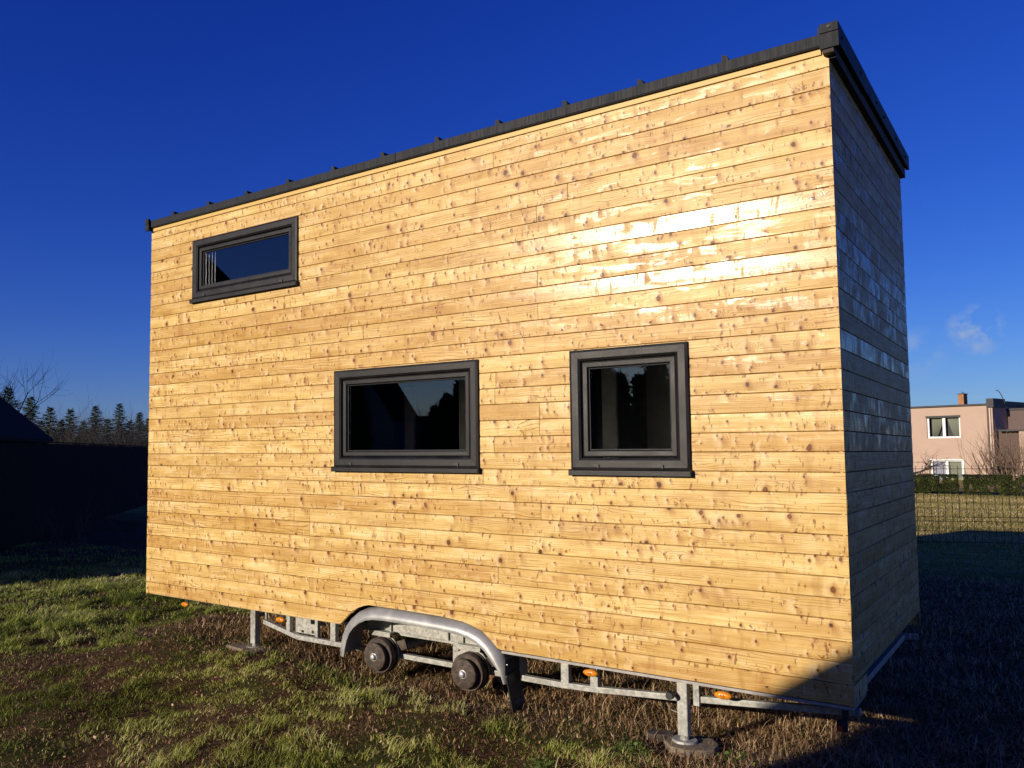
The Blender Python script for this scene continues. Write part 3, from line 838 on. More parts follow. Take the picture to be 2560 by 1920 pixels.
tme.transform(Matrix.Translation((3.9835, 0.092, -0.338)) @ Matrix.Rotation(R(-6), 4, 'Y') @ Mt @ Matrix.Diagonal((0.72, 1.25, 1, 1)))
tme.materials.append(simple('worn_grey_print', (0.16, 0.16, 0.15), 0.7)); tme.name = 'flap_lettering'
tob = bpy.data.objects.new('flap_lettering', tme); S.collection.objects.link(tob); tob.parent = fl
tob.matrix_parent_inverse = Matrix.Identity(4)
# side marker lamps
for x, y, z in ((0.53, 0.05, -0.058), (1.731, 0.085, -0.062), (4.537, 0.030, -0.056), (5.348, 0.020, -0.054)):
    lm = MB(); vs = []; fs = []; n = 28
    for (s, yy) in ((1.0, 0.0), (1.0, -0.010), (0.82, -0.019), (0.45, -0.024)):
        for k in range(n):
            a_ = 2 * math.pi * k / n; c_, s_ = math.cos(a_), math.sin(a_)
            vs.append((x + 0.050 * s * math.copysign(abs(c_) ** 1.1, c_), y + yy, z + 0.022 * s * s_))
    for i_ in range(3):
        for k in range(n): fs.append((i_ * n + k, i_ * n + (k + 1) % n, (i_ + 1) * n + (k + 1) % n, (i_ + 1) * n + k))
    fs.append(tuple(3 * n + k for k in range(n)))
    fs.append(tuple(range(n))[::-1]); lm.add(vs, fs)
    lo = lm.build('side_marker_lamp', AMBER, house, smooth=True)
    q = MB(); q.lathe_y(x, z, [(0.006, y - 0.0275), (0.012, y - 0.026), (0.013, y - 0.022)], 16); q.build('reflector', AMBER_D, lo)
    q = MB(); q.box(x - 0.012, x + 0.030, y + 0.002, y + 0.012, z, -0.0195); q.build('lamp_bracket', RUBBER, lo)
# rear marker hanging from the frame end
m = MB(); m.box(5.953, 5.985, 0.0, 0.02, -0.075, -0.0195); m.box(5.930, 5.980, -0.012, 0.014, -0.132, -0.0755)
rm = m.build('rear_marker', RUBBER, house, bevel=0.002)
m = MB(); m.box(5.938, 5.960, -0.0165, -0.0125, -0.125, -0.103); m.build('red_reflector', REDL, rm)

# ------------------------------------------------------------------ things under and round the house
def rand_poly_slab(name, cx, cy, rx, ry, z0, z1, mat, n=14, seed=3, rot=0):
    rg = random.Random(seed); q = MB(); vs = []
    rr = [rg.uniform(0.9, 1.06) for _ in range(n)]
    for z in (z0, z1):
        for k in range(n):
            a_ = 2 * math.pi * k / n
            x, y = rx * rr[k] * math.cos(a_), ry * rr[k] * math.sin(a_)
            vs.append((cx + x * math.cos(rot) - y * math.sin(rot), cy + x * math.sin(rot) + y * math.cos(rot), z))
    fs = [tuple(range(n))[::-1], tuple(n + k for k in range(n))] + [(k, (k + 1) % n, n + (k + 1) % n, n + k) for k in range(n)]
    q.add(vs, fs); return q.build(name, mat, bevel=0.004)
PLY = simple('weathered_wood', (0.20, 0.155, 0.105), 0.8, 0, 0.35, 20, 0.4)
tag(rand_poly_slab('wooden_pad', 5.13, 0.11, 0.150, 0.155, G + 0.002, G + 0.049, PLY, 18), 'round weathered plywood pad under the foot of the front jack leg', 'pad')
q = MB(); q.box(0.0, 0.42, -0.10, 0.10, 0.0, 0.028, mat=Matrix.Translation((1.14, 0.12, G + 0.066)) @ Matrix.Rotation(R(-8), 4, 'Z'))
tag(q.build('wooden_board', PLY, bevel=0.003), 'flat weathered board under the foot of the rear jack leg left of the mudguard', 'board')
BARK = simple('dark_bark', (0.075, 0.060, 0.048), 0.9, 0, 0.5, 30, 0.8)
tag(rand_poly_slab('split_log', 4.92, 0.16, 0.095, 0.055, G - 0.002, G + 0.055, BARK, 9, 8, 0.5), 'short dark split log beside the round plywood pad', 'log')
m = MB(); m.tube([(3.40, 0.72, G + 0.045), (3.585, 0.47, G + 0.045)], [0.034, 0.034], 20, cap=False); m.tube([(3.585, 0.47, G + 0.045), (3.40, 0.72, G + 0.045)], [0.030, 0.030], 20, cap=False)
tag(m.build('clay_pipe', simple('brown_clay', (0.22, 0.10, 0.05), 0.6, 0, 0.3, 20), smooth=True, recalc=False), 'short brown pipe lying on the ground behind the right brake drum', 'pipe')
m = MB(); m.tube([(4.72, 0.75, G + 0.11), (4.80, 0.66, G + 0.05), (4.93, 0.60, G + 0.045), (4.96, 0.60, G + 0.09)], 0.004, 6)
tag(m.build('bent_wire', SILVER), 'thin bent pale wire sticking out of the litter beneath the floor', 'wire')

# ------------------------------------------------------------------ grass, straw, litter
CX, CY_ = 6.9, -5.0
def scatter(n, rmin, rmax, power=1.0):
    """points in a wide fan of ground in front of the house, denser close by"""
    th = nr.uniform(R(60), R(182), n)
    u = nr.uniform(0, 1, n)
    r = (rmin ** power + u * (rmax ** power - rmin ** power)) ** (1 / power)
    return CX + r * np.cos(th), CY_ + r * np.sin(th), r

def blades(name, x, y, length, width, lean, az, tint, mat, curl=0.5, z0=None, seg=3):
    n = len(x)
    if z0 is None: z0 = ground_h(x, y) - 0.004
    ts = np.linspace(0, 1, seg + 1)
    V = np.zeros((n, (seg) * 2 + 1, 3))
    dirx, diry = np.cos(az), np.sin(az)
    px, py = -diry, dirx
    rr = np.zeros(n); zz = np.zeros(n); ang = lean.copy()
    k = 0
    cx, cy, cz = x.copy(), y.copy(), z0.copy()
    for s_ in range(seg + 1):
        w = width * (1 - ts[s_] ** 1.6) * 0.5
        if s_ < seg:
            V[:, k, 0] = cx - px * w; V[:, k, 1] = cy - py * w; V[:, k, 2] = cz
            V[:, k + 1, 0] = cx + px * w; V[:, k + 1, 1] = cy + py * w; V[:, k + 1, 2] = cz
            k += 2
            st = length / seg
            cx = cx + np.sin(ang) * dirx * st; cy = cy + np.sin(ang) * diry * st; cz = cz + np.cos(ang) * st
            ang = ang + curl
        else:
            V[:, k, 0] = cx; V[:, k, 1] = cy; V[:, k, 2] = cz
    nv = seg * 2 + 1
    base = (np.arange(n) * nv)[:, None]
    tri = []
    for s_ in range(seg - 1):
        a_ = 2 * s_; tri += [[a_, a_ + 1, a_ + 3], [a_, a_ + 3, a_ + 2]]
    a_ = 2 * (seg - 1); tri += [[a_, a_ + 1, a_ + 2]]
    F_ = (base[:, None, :] + np.array(tri)[None, :, :]).reshape(-1, 3)
    # keep everything above the soil
    V[..., 2] = np.maximum(V[..., 2], (ground_h(V[..., 0], V[..., 1]) - 0.003))
    return fast_mesh(name, V.reshape(-1, 3), F_, mat, 3, np.repeat(tint, nv))

GRASS = blade_mat('green_grass', [(0.0, (0.075, 0.10, 0.014)), (0.3, (0.26, 0.31, 0.050)), (0.7, (0.46, 0.50, 0.12)), (1.0, (0.74, 0.68, 0.32))], 0.40)
STRAW = blade_mat('dry_straw', [(0.0, (0.070, 0.036, 0.020)), (0.4, (0.28, 0.155, 0.080)), (0.75, (0.55, 0.37, 0.20)), (1.0, (0.80, 0.62, 0.38))], 0.25)

def under_house(x, y):        # 1 where the straw bed under and just in front of the floor lies
    side = 1 / (1 + np.exp(-(x + 0.1 + 0.5 * (vnoise(x, y, 1.7, 41) - 0.5)) / 0.12))
    return side / (1 + np.exp(-((y - (0.02 + 0.35 * (vnoise(x, y, 1.1, 40) - 0.5)) + 0.16 * np.clip(x - 3.4, 0, 3)) / 0.10)))
# green tufts
def grass_mask(x, y):
    m = fbm(x, y, 1.25, 5)
    m = np.clip((m - 0.29) / 0.14, 0, 1) * np.clip(0.45 + 1.3 * vnoise(x, y, 0.55, 44), 0, 1)
    m *= (1 - 0.93 * under_house(x, y))
    return m
x, y, r = scatter(900000, 2.9, 13.5, 1.15)
# clump the blades about tuft centres
cell = 0.055
jx, jy = vnoise(x, y, 9.0, 60) - 0.5, vnoise(x, y, 9.0, 61) - 0.5
mk = grass_mask(x, y)
clump = np.clip((vnoise(x, y, 7.5, 62) - 0.34) / 0.25, 0, 1)
keep = nr.uniform(0, 1, len(x)) < mk * (0.10 + 0.90 * clump)
x, y, r, mk, clump = x[keep], y[keep], r[keep], mk[keep], clump[keep]
n = len(x)
ln = (0.026 + 0.075 * mk * clump * vnoise(x, y, 2.3, 70) * 1.5) * nr.uniform(0.5, 1.4, n)
tuft_az = math.atan2(-0.94, -0.33) + np.where(vnoise(x, y, 7.0, 71) + nr.normal(0, 0.3, n) > 0.5, 0, math.pi) + nr.normal(0, 0.75, n)
tint = np.clip(0.28 + 0.95 * (vnoise(x, y, 1.6, 72) - 0.42) + 0.3 * (vnoise(x, y, 8.0, 73) - 0.5) + nr.normal(0, 0.20, n), 0, 1)
g1 = blades('grass', x, y, ln, 0.0060 * nr.uniform(0.6, 1.3, n) * np.clip(r / 6, 0.85, 1.9), np.abs(nr.normal(0.40, 0.35, n)), tuft_az, tint, GRASS, 0.50)
tag(g1, 'green tufts of uncut winter grass in front of the trailer', 'grass', kind='stuff')
# green ground cover over the left of the plot
x, y = nr.uniform(-9, -0.2, 90000), nr.uniform(-1.5, 4.5, 90000); r = np.hypot(x - CX, y - CY_); n = len(x)
kp = nr.uniform(0, 1, n) < np.clip((fbm(x, y, 1.5, 55) - 0.48) * 5, 0.06, 0.55) * (1 - 0.9 * under_house(x, y)); x, y, r = x[kp], y[kp], r[kp]; n = len(x)
g5 = blades('meadow_grass', x, y, 0.05 * nr.uniform(0.5, 1.5, n), 0.007 * np.clip(r / 6, 0.9, 2.0), np.abs(nr.normal(0.45, 0.35, n)), math.atan2(-0.94, -0.33) + nr.normal(0, 1.2, n), np.clip(nr.normal(0.42, 0.22, n), 0, 1), GRASS, 0.5, seg=2)
tag(g5, 'thin yellowish green grass on the sunny strip left of the tiny house', 'grass', kind='stuff')
# short mossy growth in between
x, y, r = scatter(260000, 2.9, 16, 1.2)
keep = nr.uniform(0, 1, len(x)) < (0.35 + 0.65 * np.clip((fbm(x, y, 2.2, 15) - 0.35) / 0.3, 0, 1)) * (1 - 0.9 * under_house(x, y))
x, y, r = x[keep], y[keep], r[keep]; n = len(x)
g2 = blades('short_grass', x, y, 0.026 * nr.uniform(0.5, 1.5, n), 0.0040 * np.clip(r / 6, 0.9, 2.0), np.abs(nr.normal(0.7, 0.4, n)), nr.uniform(0, 6.28, n), np.clip(nr.normal(0.25, 0.2, n) + 0.3 * (vnoise(x, y, 0.9, 19) - 0.5), 0, 1), GRASS, 0.4, seg=2)
tag(g2, 'low mossy grass growing between the taller tufts', 'grass', kind='stuff')
# dry blades and litter
x, y, r = scatter(420000, 2.9, 14, 1.15)
uh = under_house(x, y); gm = grass_mask(x, y)
keep = nr.uniform(0, 1, len(x)) < np.clip(uh * 1.0 + (1 - gm) * 0.5 + 0.12, 0, 1)
x, y, r, uh = x[keep], y[keep], r[keep], uh[keep]; n = len(x)
ln = nr.uniform(0.012, 0.04, n) + uh * nr.uniform(0.0, 0.055, n)
s1 = blades('dry_litter', x, y, ln, 0.0050 * nr.uniform(0.5, 1.5, n) * np.clip(r / 6, 0.85, 1.9), np.clip(nr.normal(0.85, 0.5, n), 0.0, 1.7), np.where(nr.uniform(0, 1, n) < 0.5, nr.uniform(0, 6.28, n), math.atan2(-0.94, -0.33) + nr.normal(0, 0.7, n)), np.clip(nr.normal(0.44, 0.27, n) + 0.10 * uh * (x > 3.5) + 0.15 * (vnoise(x, y, 3.0, 33) - 0.5), 0, 1), STRAW, 0.25, z0=ground_h(x, y) + nr.uniform(-0.003, 0.02, n) * (0.4 + uh))
tag(s1, 'brown dead grass and leaf litter strewn over the bare soil', 'litter', kind='stuff')
# small dead leaves lying about
n = 5200; x = nr.uniform(-5, 7, n); y = nr.uniform(-2.9, 1.6, n); r = np.hypot(x - CX, y - CY_)
cc = np.stack([x, y, ground_h(x, y) + nr.uniform(0.004, 0.02, n)], 1)
d1 = np.stack([nr.normal(0, 1, n), nr.normal(0, 1, n), nr.normal(0, 0.55, n)], 1); d1 /= np.linalg.norm(d1, axis=1)[:, None]
d2 = np.cross(d1, np.stack([nr.normal(0, 0.6, n), nr.normal(0, 0.6, n), np.ones(n)], 1)); d2 /= np.linalg.norm(d2, axis=1)[:, None]
sz = nr.uniform(0.008, 0.020, n)[:, None]
Vl = np.stack([cc - d1 * sz, cc - d1 * sz * 0.2 + d2 * sz * 0.6, cc + d1 * sz, cc + d1 * sz * 0.1 - d2 * sz * 0.5], 1).reshape(-1, 3)
lf = fast_mesh('dead_leaves', Vl, np.arange(4 * n).reshape(-1, 4), STRAW, 4, np.repeat(np.clip(nr.normal(0.45, 0.25, n), 0, 1), 4))
tag(lf, 'small curled brown leaves scattered over grass and soil', 'leaves', kind='stuff')
# long tangled straw at the right end, in the light that passes under the floor
x = nr.normal(5.7, 0.55, 5200); y = nr.normal(0.75, 0.75, 5200)
x2 = nr.uniform(0.6, 5.2, 3800); y2 = nr.uniform(0.15, 2.0, 3800)
x = np.concatenate([x, x2]); y = np.concatenate([y, y2]); n = len(x)
s2 = blades('long_straw', x, y, nr.uniform(0.08, 0.24, n), 0.0038 * nr.uniform(0.6, 1.4, n), np.clip(nr.normal(0.8, 0.4, n), 0.05, 1.7), nr.uniform(0, 6.28, n), np.clip(nr.normal(0.62, 0.20, n), 0, 1), STRAW, 0.35, seg=5)
tag(s2, 'long tangled straw lying under the floor and at its right end', 'straw', kind='stuff')
# dead lawn grass further back on the right, in the house's shade
x, y = nr.uniform(4.5, 12, 60000), nr.uniform(1.0, 15.0, 60000); r = np.hypot(x - CX, y - CY_); n = len(x)
g3 = blades('shaded_grass', x, y, nr.uniform(0.02, 0.05, n), 0.0045 * np.clip(r / 6, 0.9, 3.0), np.abs(nr.normal(0.5, 0.35, n)), nr.uniform(0, 6.28, n), np.clip(nr.normal(0.35, 0.22, n), 0, 1), GRASS, 0.4, seg=2)
tag(g3, 'thin lawn grass on the shaded ground right of the end wall', 'grass', kind='stuff')

x, y = nr.uniform(-4, 12, 150000), 14.0 + 22.0 * nr.uniform(0, 1, 150000) ** 1.2; n = len(x)
pat = vnoise(x * 0.35, y, 0.9, 81)
g4 = blades('lawn_grass', x, y, nr.uniform(0.03, 0.07, n), 0.016 * nr.uniform(0.7, 1.4, n), np.abs(nr.normal(0.6, 0.4, n)), nr.uniform(0, 6.28, n), np.clip(nr.normal(0.55, 0.25, n) + 0.5 * (pat - 0.4), 0, 1),
            blade_mat('dry_lawn', [(0.0, (0.10, 0.11, 0.025)), (0.45, (0.26, 0.24, 0.06)), (0.75, (0.46, 0.36, 0.13)), (1.0, (0.70, 0.55, 0.27))], 0.3), 0.4, seg=2)
tag(g4, 'sunlit yellowish lawn grass beyond the wire fence', 'grass', kind='stuff')

# leafy weeds near the jack leg
LEAF = blade_mat('weed_leaf', [(0.0, (0.055, 0.095, 0.020)), (0.6, (0.11, 0.17, 0.04)), (1.0, (0.20, 0.27, 0.07))], 0.3)
def weed(cx, cy, rad, nleaf, label, seed):
    rg = np.random.default_rng(seed); vs = []; fs = []; tn = []
    for k in range(nleaf):
        a_, rr_ = rg.uniform(0, 6.28), rad * math.sqrt(rg.uniform(0, 1))
        x_, y_ = cx + rr_ * math.cos(a_), cy + rr_ * math.sin(a_); h_ = rg.uniform(0.015, 0.075) * (1.1 - rr_ / rad * 0.6)
        sz = rg.uniform(0.006, 0.013); nrm = Vector((rg.normal(0, 0.5), rg.normal(-0.25, 0.5), 1)).normalized()
        e1 = nrm.orthogonal().normalized(); e2 = nrm.cross(e1); g0 = float(ground_h(x_, y_)); c_ = Vector((x_, y_, g0 + h_)); b = len(vs)
        ph_ = rg.uniform(0, 6.28)
        for q in range(6):
            t_ = 2 * math.pi * q / 6 + ph_; vs.append(tuple(c_ + (e1 * math.cos(t_) + e2 * math.sin(t_) * 0.85) * sz))
        fs.append([b, b + 1, b + 2, b + 3]); fs.append([b, b + 3, b + 4, b + 5])
        st = len(vs); vs += [(x_ * .5 + cx * .5, y_ * .5 + cy * .5, g0 - .002), (x_ * .5 + cx * .5 + .002, y_ * .5 + cy * .5, g0 - .002), tuple(c_ + Vector((.001, 0, 0))), tuple(c_ - Vector((.001, 0, 0)))]
        fs.append([st, st + 1, st + 2, st + 3]); tn += [float(np.clip(rg.normal(0.5, 0.25), 0, 1))] * 10
    o = fast_mesh('leafy_weed', np.array(vs), np.array(fs), LEAF, 4, np.array(tn)); tag(o, label, 'weed', 'leafy weeds in the grass'); return o
weed(4.88, -0.18, 0.13, 150, 'bright round-leaved weed to the left of the split log', 1)
weed(4.53, -0.62, 0.10, 90, 'small round-leaved weed in the grass at the lower edge, below the mud flap', 2)
weed(5.36, 0.10, 0.10, 70, 'dull low leafy weed to the right of the round plywood pad', 3)

# ------------------------------------------------------------------ trees and shrubs
BARKT = simple('winter_bark', (0.050, 0.040, 0.033), 0.85, 0, 0.3, 8)
BARKL = simple('pale_bark', (0.20, 0.135, 0.085), 0.85, 0, 0.3, 8)
def branchy(mbt, mbb, p, d, length, rad, depth, rg, up=0.15, spread=0.7, kids=(3, 5), shrink=0.62, gnarl=0.25):
    pts = [p]; rads = [rad]; n = 5; cur = Vector(p); dd = Vector(d).normalized()
    for k in range(n):
        dd = (dd + Vector((rg.gauss(0, gnarl), rg.gauss(0, gnarl), rg.gauss(0, gnarl) + up)) * 0.35).normalized()
        cur = cur + dd * length / n; pts.append(cur.copy()); rads.append(rad * (1 - 0.62 * (k + 1) / n))
    (mbt if depth_is_trunk(depth) else mbb).tube(pts, rads, 6 if rad > 0.01 else 4, cap=False)
    if depth <= 0: return
    for c in range(rg.randint(*kids)):
        t_ = rg.uniform(0.30, 1.0); q = t_ * n; i_ = min(int(q), n - 1); bp = pts[i_].lerp(pts[i_ + 1], q - i_)
        ax = Vector((rg.gauss(0, 1), rg.gauss(0, 1), rg.gauss(0, 0.6))).normalized()
        nd = (dd + ax * spread).normalized()
        branchy(mbt, mbb, bp, nd, length * rg.uniform(shrink * 0.75, shrink * 1.15), rads[i_] * 0.62, depth - 1, rg, up, spread, kids, shrink, gnarl)
TR_DEPTH = [0]
def depth_is_trunk(d): return d == TR_DEPTH[0]
def bare_tree(loc, h, label, seed, cat='tree', group=None, depth=4, trunk=0.35, rad=None, name='bare_tree', mat=None, **kw):
    rg = random.Random(seed); e = empty(name, loc); tag(e, label, cat, group)
    tr, br = MB(), MB(); TR_DEPTH[0] = depth
    branchy(tr, br, Vector(loc), Vector((rg.gauss(0, 0.08), rg.gauss(0, 0.08), 1)), h * trunk, rad or h * 0.02, depth, rg, **kw)
    mat = mat or BARKT
    tr.build('trunk', mat, e, recalc=False); br.build('branches', mat, e, recalc=False)
    return e

def shrub(loc, w, h, label, seed, n=60, mat=None, name='bare_shrub', group=None, depth=2, rad=0.012):
    rg = random.Random(seed); q = MB(); TR_DEPTH[0] = 99
    for k in range(n):
        p = Vector(loc) + Vector((rg.uniform(-w, w) * 0.35, rg.uniform(-w, w) * 0.25, 0))
        branchy(q, q, p, Vector((rg.gauss(0, 0.45), rg.gauss(0, 0.45), 1)), h * rg.uniform(0.5, 0.85), rad, depth, rg, 0.2, 0.6, (2, 4), 0.55, 0.35)
    o = q.build(name, mat or BARKT, recalc=False); tag(o, label, 'shrub', group); return o

NEEDLE = simple('spruce_needles', (0.030, 0.055, 0.028), 0.8, 0, 0.4, 3)
def conifer(loc, h, w, label, seed, group, gaps=0.0):
    rg = random.Random(seed); rn = np.random.default_rng(seed)
    e = empty('spruce', loc); tag(e, label, 'tree', group)
    t_ = MB(); t_.tube([loc, (loc[0], loc[1], loc[2] + h * 0.97)], [h * 0.018, 0.01], 7); t_.build('trunk', BARKT, e, recalc=False)
    vs = []; fs = []
    nb = int(h * 34)
    for k in range(nb):
        f = (k + 0.5) / nb; z = loc[2] + h * (0.10 + 0.89 * f); rr_ = w * (1 - f) ** 0.85 * rg.uniform(0.45, 1.2) + 0.07
        a_ = k * 2.399 + rg.uniform(-0.4, 0.4); dx, dy = math.cos(a_), math.sin(a_)
        ns = max(5, int(rr_ * 20))
        for s_ in range(ns):
            u_ = (s_ + rg.random()) / ns; px_ = loc[0] + dx * rr_ * u_; py_ = loc[1] + dy * rr_ * u_; pz = z - rr_ * 0.28 * u_ + 0.10 * u_ * u_
            for side in (-1, 0, 1):
                l_ = 0.10 + 0.16 * (1 - u_) * rr_ + rg.uniform(0, 0.07)
                vx, vy, vz = dx * 0.6 - dy * side, dy * 0.6 + dx * side, rg.uniform(-0.3, 0.55) + (0.5 if side == 0 else 0)
                m_ = math.sqrt(vx * vx + vy * vy + vz * vz); b = len(vs)
                ww = 0.022
                vs += [(px_ - dx * ww, py_ - dy * ww, pz - ww), (px_ + dx * ww, py_ + dy * ww, pz + ww), (px_ + vx / m_ * l_, py_ + vy / m_ * l_, pz + vz / m_ * l_)]
                fs.append([b, b + 1, b + 2])
    o = fast_mesh('crown', np.array(vs), np.array(fs), NEEDLE, 3)
    o.parent = e; o.matrix_parent_inverse = Matrix.Translation(-Vector(loc)); return e

# left background: positions along the view from the lawn
fwd = Vector((-math.sin(CY), math.cos(CY), 0)); rgt = Vector((math.cos(CY), math.sin(CY), 0))
def at(lateral, depth, z=G):      # a place so many metres ahead of and beside where one stands before the house
    p = Vector((6.919, -5.014, 0)) + fwd * depth + rgt * lateral; return (p.x, p.y, z)

for k, (pxl, top, dep, w) in enumerate([(18, 965, 36, 2.3), (75, 990, 38, 1.8), (125, 1016, 40, 1.7), (176, 1020, 42, 1.7), (238, 1013, 44, 1.9), (298, 1008, 46, 1.5), (349, 1030, 48, 1.7)]):
    lat = (pxl - 980) / 2129 * dep; zt = 1.321 + (1133 - top) / 2129 * dep
    where = ['broad dark spruce at the left edge, standing over the shed roof', 'thick dark spruce behind the low end of the shed roof, second from the left', 'spruce just right of the shed roof, third from the left in the row', 'fourth spruce from the left in the row beyond the board fence',
             'fifth spruce from the left in the row beyond the board fence', 'sixth spruce from the left, slender with the tallest tip right of the shed', 'last spruce of the row, right beside the left corner of the house'][k]
    conifer(at(lat, dep), zt - G, w, where, 40 + k, 'spruces in a row beyond the board fence')
ORD = ['first', 'second', 'third', 'fourth', 'fifth', 'sixth', 'seventh', 'eighth', 'ninth', 'tenth', 'eleventh', 'twelfth', 'thirteenth', 'fourteenth', 'fifteenth']
for k in range(11):
    lat = (60 + k * 31 - 980) / 2129 * 32
    shrub(at(lat, 32 + (k % 3)), 1.7, 2.9 + 0.4 * (k % 2), 'tangled bare shrub below the spruces, %s from the left behind the fence' % ORD[k], 70 + k, 34, BARKT, 'bare_shrub', 'bare shrubs behind the board fence', 2, 0.020)

for k, (pxl, top, dep, w) in enumerate([(48, 1035, 40, 1.7), (102, 1050, 43, 1.9), (152, 1048, 39, 1.5), (208, 1052, 47, 2.1), (268, 1046, 42, 1.7), (325, 1050, 45, 2.0), (372, 1044, 50, 1.9)]):
    lat = (pxl - 980) / 2129 * dep; zt = 1.321 + (1133 - top) / 2129 * dep
    conifer(at(lat, dep), zt - G, w, 'shorter bushy spruce filling the row below the taller tips, %s from the left' % ORD[k], 60 + k, 'shorter spruces between the tall ones')
# large bare tree at the far left
t1 = bare_tree(at(-10.8, 22), 5.7, 'tall bare tree with upswept twigs rising at the left edge', 5, depth=4, trunk=0.42, rad=0.15, up=0.22, spread=0.95, kids=(4, 6), shrink=0.74, gnarl=0.22)

# shed and fence in shade on the left
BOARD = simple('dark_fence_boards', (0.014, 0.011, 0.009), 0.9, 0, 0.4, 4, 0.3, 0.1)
BOARDL = simple('pale_grey_boards', (0.020, 0.018, 0.017), 0.9, 0, 0.25, 6, 0.3, 0.05)
TILE = simple('dark_roof_tiles', (0.022, 0.018, 0.018), 0.9, 0, 0.3, 10, 0.3, 0.1)
fence = tag(empty('board_fence', (-9.5, 4.2, G)), 'tall dark board fence running across the back of the garden at left', 'fence')
fa, fb = Vector((-6.6, 1.18, 0)), Vector((-20.0, 15.3, 0)); fd = (fb - fa).normalized(); fl_ = (fb - fa).length
k = 0; s = 0.0; fr = random.Random(5)
m = MB(); ml_ = MB(); fn = Vector((-fd.y, fd.x, 0))
Mf = Matrix(((fd.x, fn.x, 0, fa.x), (fd.y, fn.y, 0, fa.y), (0, 0, 1, 0), (0, 0, 0, 1)))
while s < fl_:
    w = 0.118; tgt = m
    tgt.box(s, s + w - 0.006, -0.012, 0.012, G + 0.04, 1.545 + fr.uniform(-0.012, 0.012) - (0.0), mat=Mf); s += w
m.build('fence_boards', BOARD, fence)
m = MB(); m.box(0, fl_, 0.013, 0.05, 0.0, 0.08, mat=Mf); m.box(0, fl_, 0.013, 0.05, 1.2, 1.28, mat=Mf); m.box(0, fl_, -0.03, 0.03, 1.562, 1.585, mat=Mf); m.build('fence_rail', BOARD, fence)
s = 0
while s < fl_:
    m = MB(); m.box(s, s + 0.09, 0.052, 0.14, G - 0.2, 1.56, mat=Mf); m.build('fence_post', BOARD, fence); s += 2.4
# shed behind it
shed = tag(empty('shed', at(-9.8, 21.5)), 'low shed with a dark hipped roof showing above the fence at the left edge', 'shed')
c0 = Vector(at(-8.9, 20.5)); ang = math.atan2(fd.y, fd.x)
Ms = Matrix.Translation((c0.x, c0.y, 0)) @ Matrix.Rotation(ang, 4, 'Z')
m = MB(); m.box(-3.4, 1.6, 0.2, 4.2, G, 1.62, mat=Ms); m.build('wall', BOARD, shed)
m = MB(); zr_ = 4.1
vs = [Ms @ Vector(v) for v in [(-3.8, -0.15, 1.62), (2.0, -0.15, 1.62), (2.0, 4.55, 1.62), (-3.8, 4.55, 1.62), (-1.6, 2.2, zr_), (-0.2, 2.2, zr_), (-3.8, -0.15, 1.72), (2.0, -0.15, 1.72), (2.0, 4.55, 1.72), (-3.8, 4.55, 1.72)]]
m.add(vs, [(0, 3, 2, 1), (0, 1, 7, 6), (1, 2, 8, 7), (2, 3, 9, 8), (3, 0, 6, 9), (6, 7, 5, 4), (7, 8, 5), (8, 9, 4, 5), (9, 6, 4)]); m.build('roof', TILE, shed)

# bare shrubs in front of the fence, in shade
for k, (la, de) in enumerate([(-5.1, 13.6), (-4.6, 15.0)]):
    shrub(at(la, de), 0.9, 1.1, ['bare shrub in the shade before the fence, nearer the left edge', 'bare shrub in the shade before the fence, nearer the tiny house'][k], 90 + k, 9, BARKT, group='bare shrubs in front of the board fence', rad=0.006)

# ------------------------------------------------------------------ right background
WIRE = simple('green_black_wire', (0.022, 0.024, 0.022), 0.5, 0.3, 0.1, 5)
mesh_f = tag(empty('mesh_fence', (5.6, 14.0, G)), 'dark welded wire panel fence between the shaded yard and the sunny lawn', 'fence')
pa, pb = Vector((-0.3, 11.3, 0)), Vector((12.0, 17.15, 0)); fd = (pb - pa).normalized(); fl_ = (pb - pa).length
s = 0.0; seg = 2.5
def P(s_, z, off=0.0): 
    q = pa + fd * s_; return (q.x + fd.y * off, q.y - fd.x * off, z)
# posts fall behind the house corner and outside the frame on the right
first = 0.22
posts = [first + seg * k for k in range(-1, 6)]
for a_ in posts:
    if a_ < 0: continue
    m = MB(); m.tube([P(a_, G - 0.3, -0.03), P(a_, 1.10, -0.03)], 0.024, 8); m.build('fence_post', WIRE, mesh_f)
for a_ in posts:
    m = MB(); x0_ = max(a_, 0); x1_ = min(a_ + seg, fl_)
    if x1_ <= x0_: continue
    nn = int((x1_ - x0_) / 0.118)
    for k in range(nn + 1):
        s_ = x0_ + k * 0.118; m.tube([P(s_, G + 0.04), P(s_, 1.055)], 0.0042, 4, cap=False)
    for z in (0.99, 0.86, 0.55, 0.10, 0.02, -0.16, -0.36):
        m.tube([P(x0_, z, 0.008), P(x1_, z, 0.008)], 0.0045, 4, cap=False)
    m.build('wire_panel', WIRE, mesh_f, recalc=False)

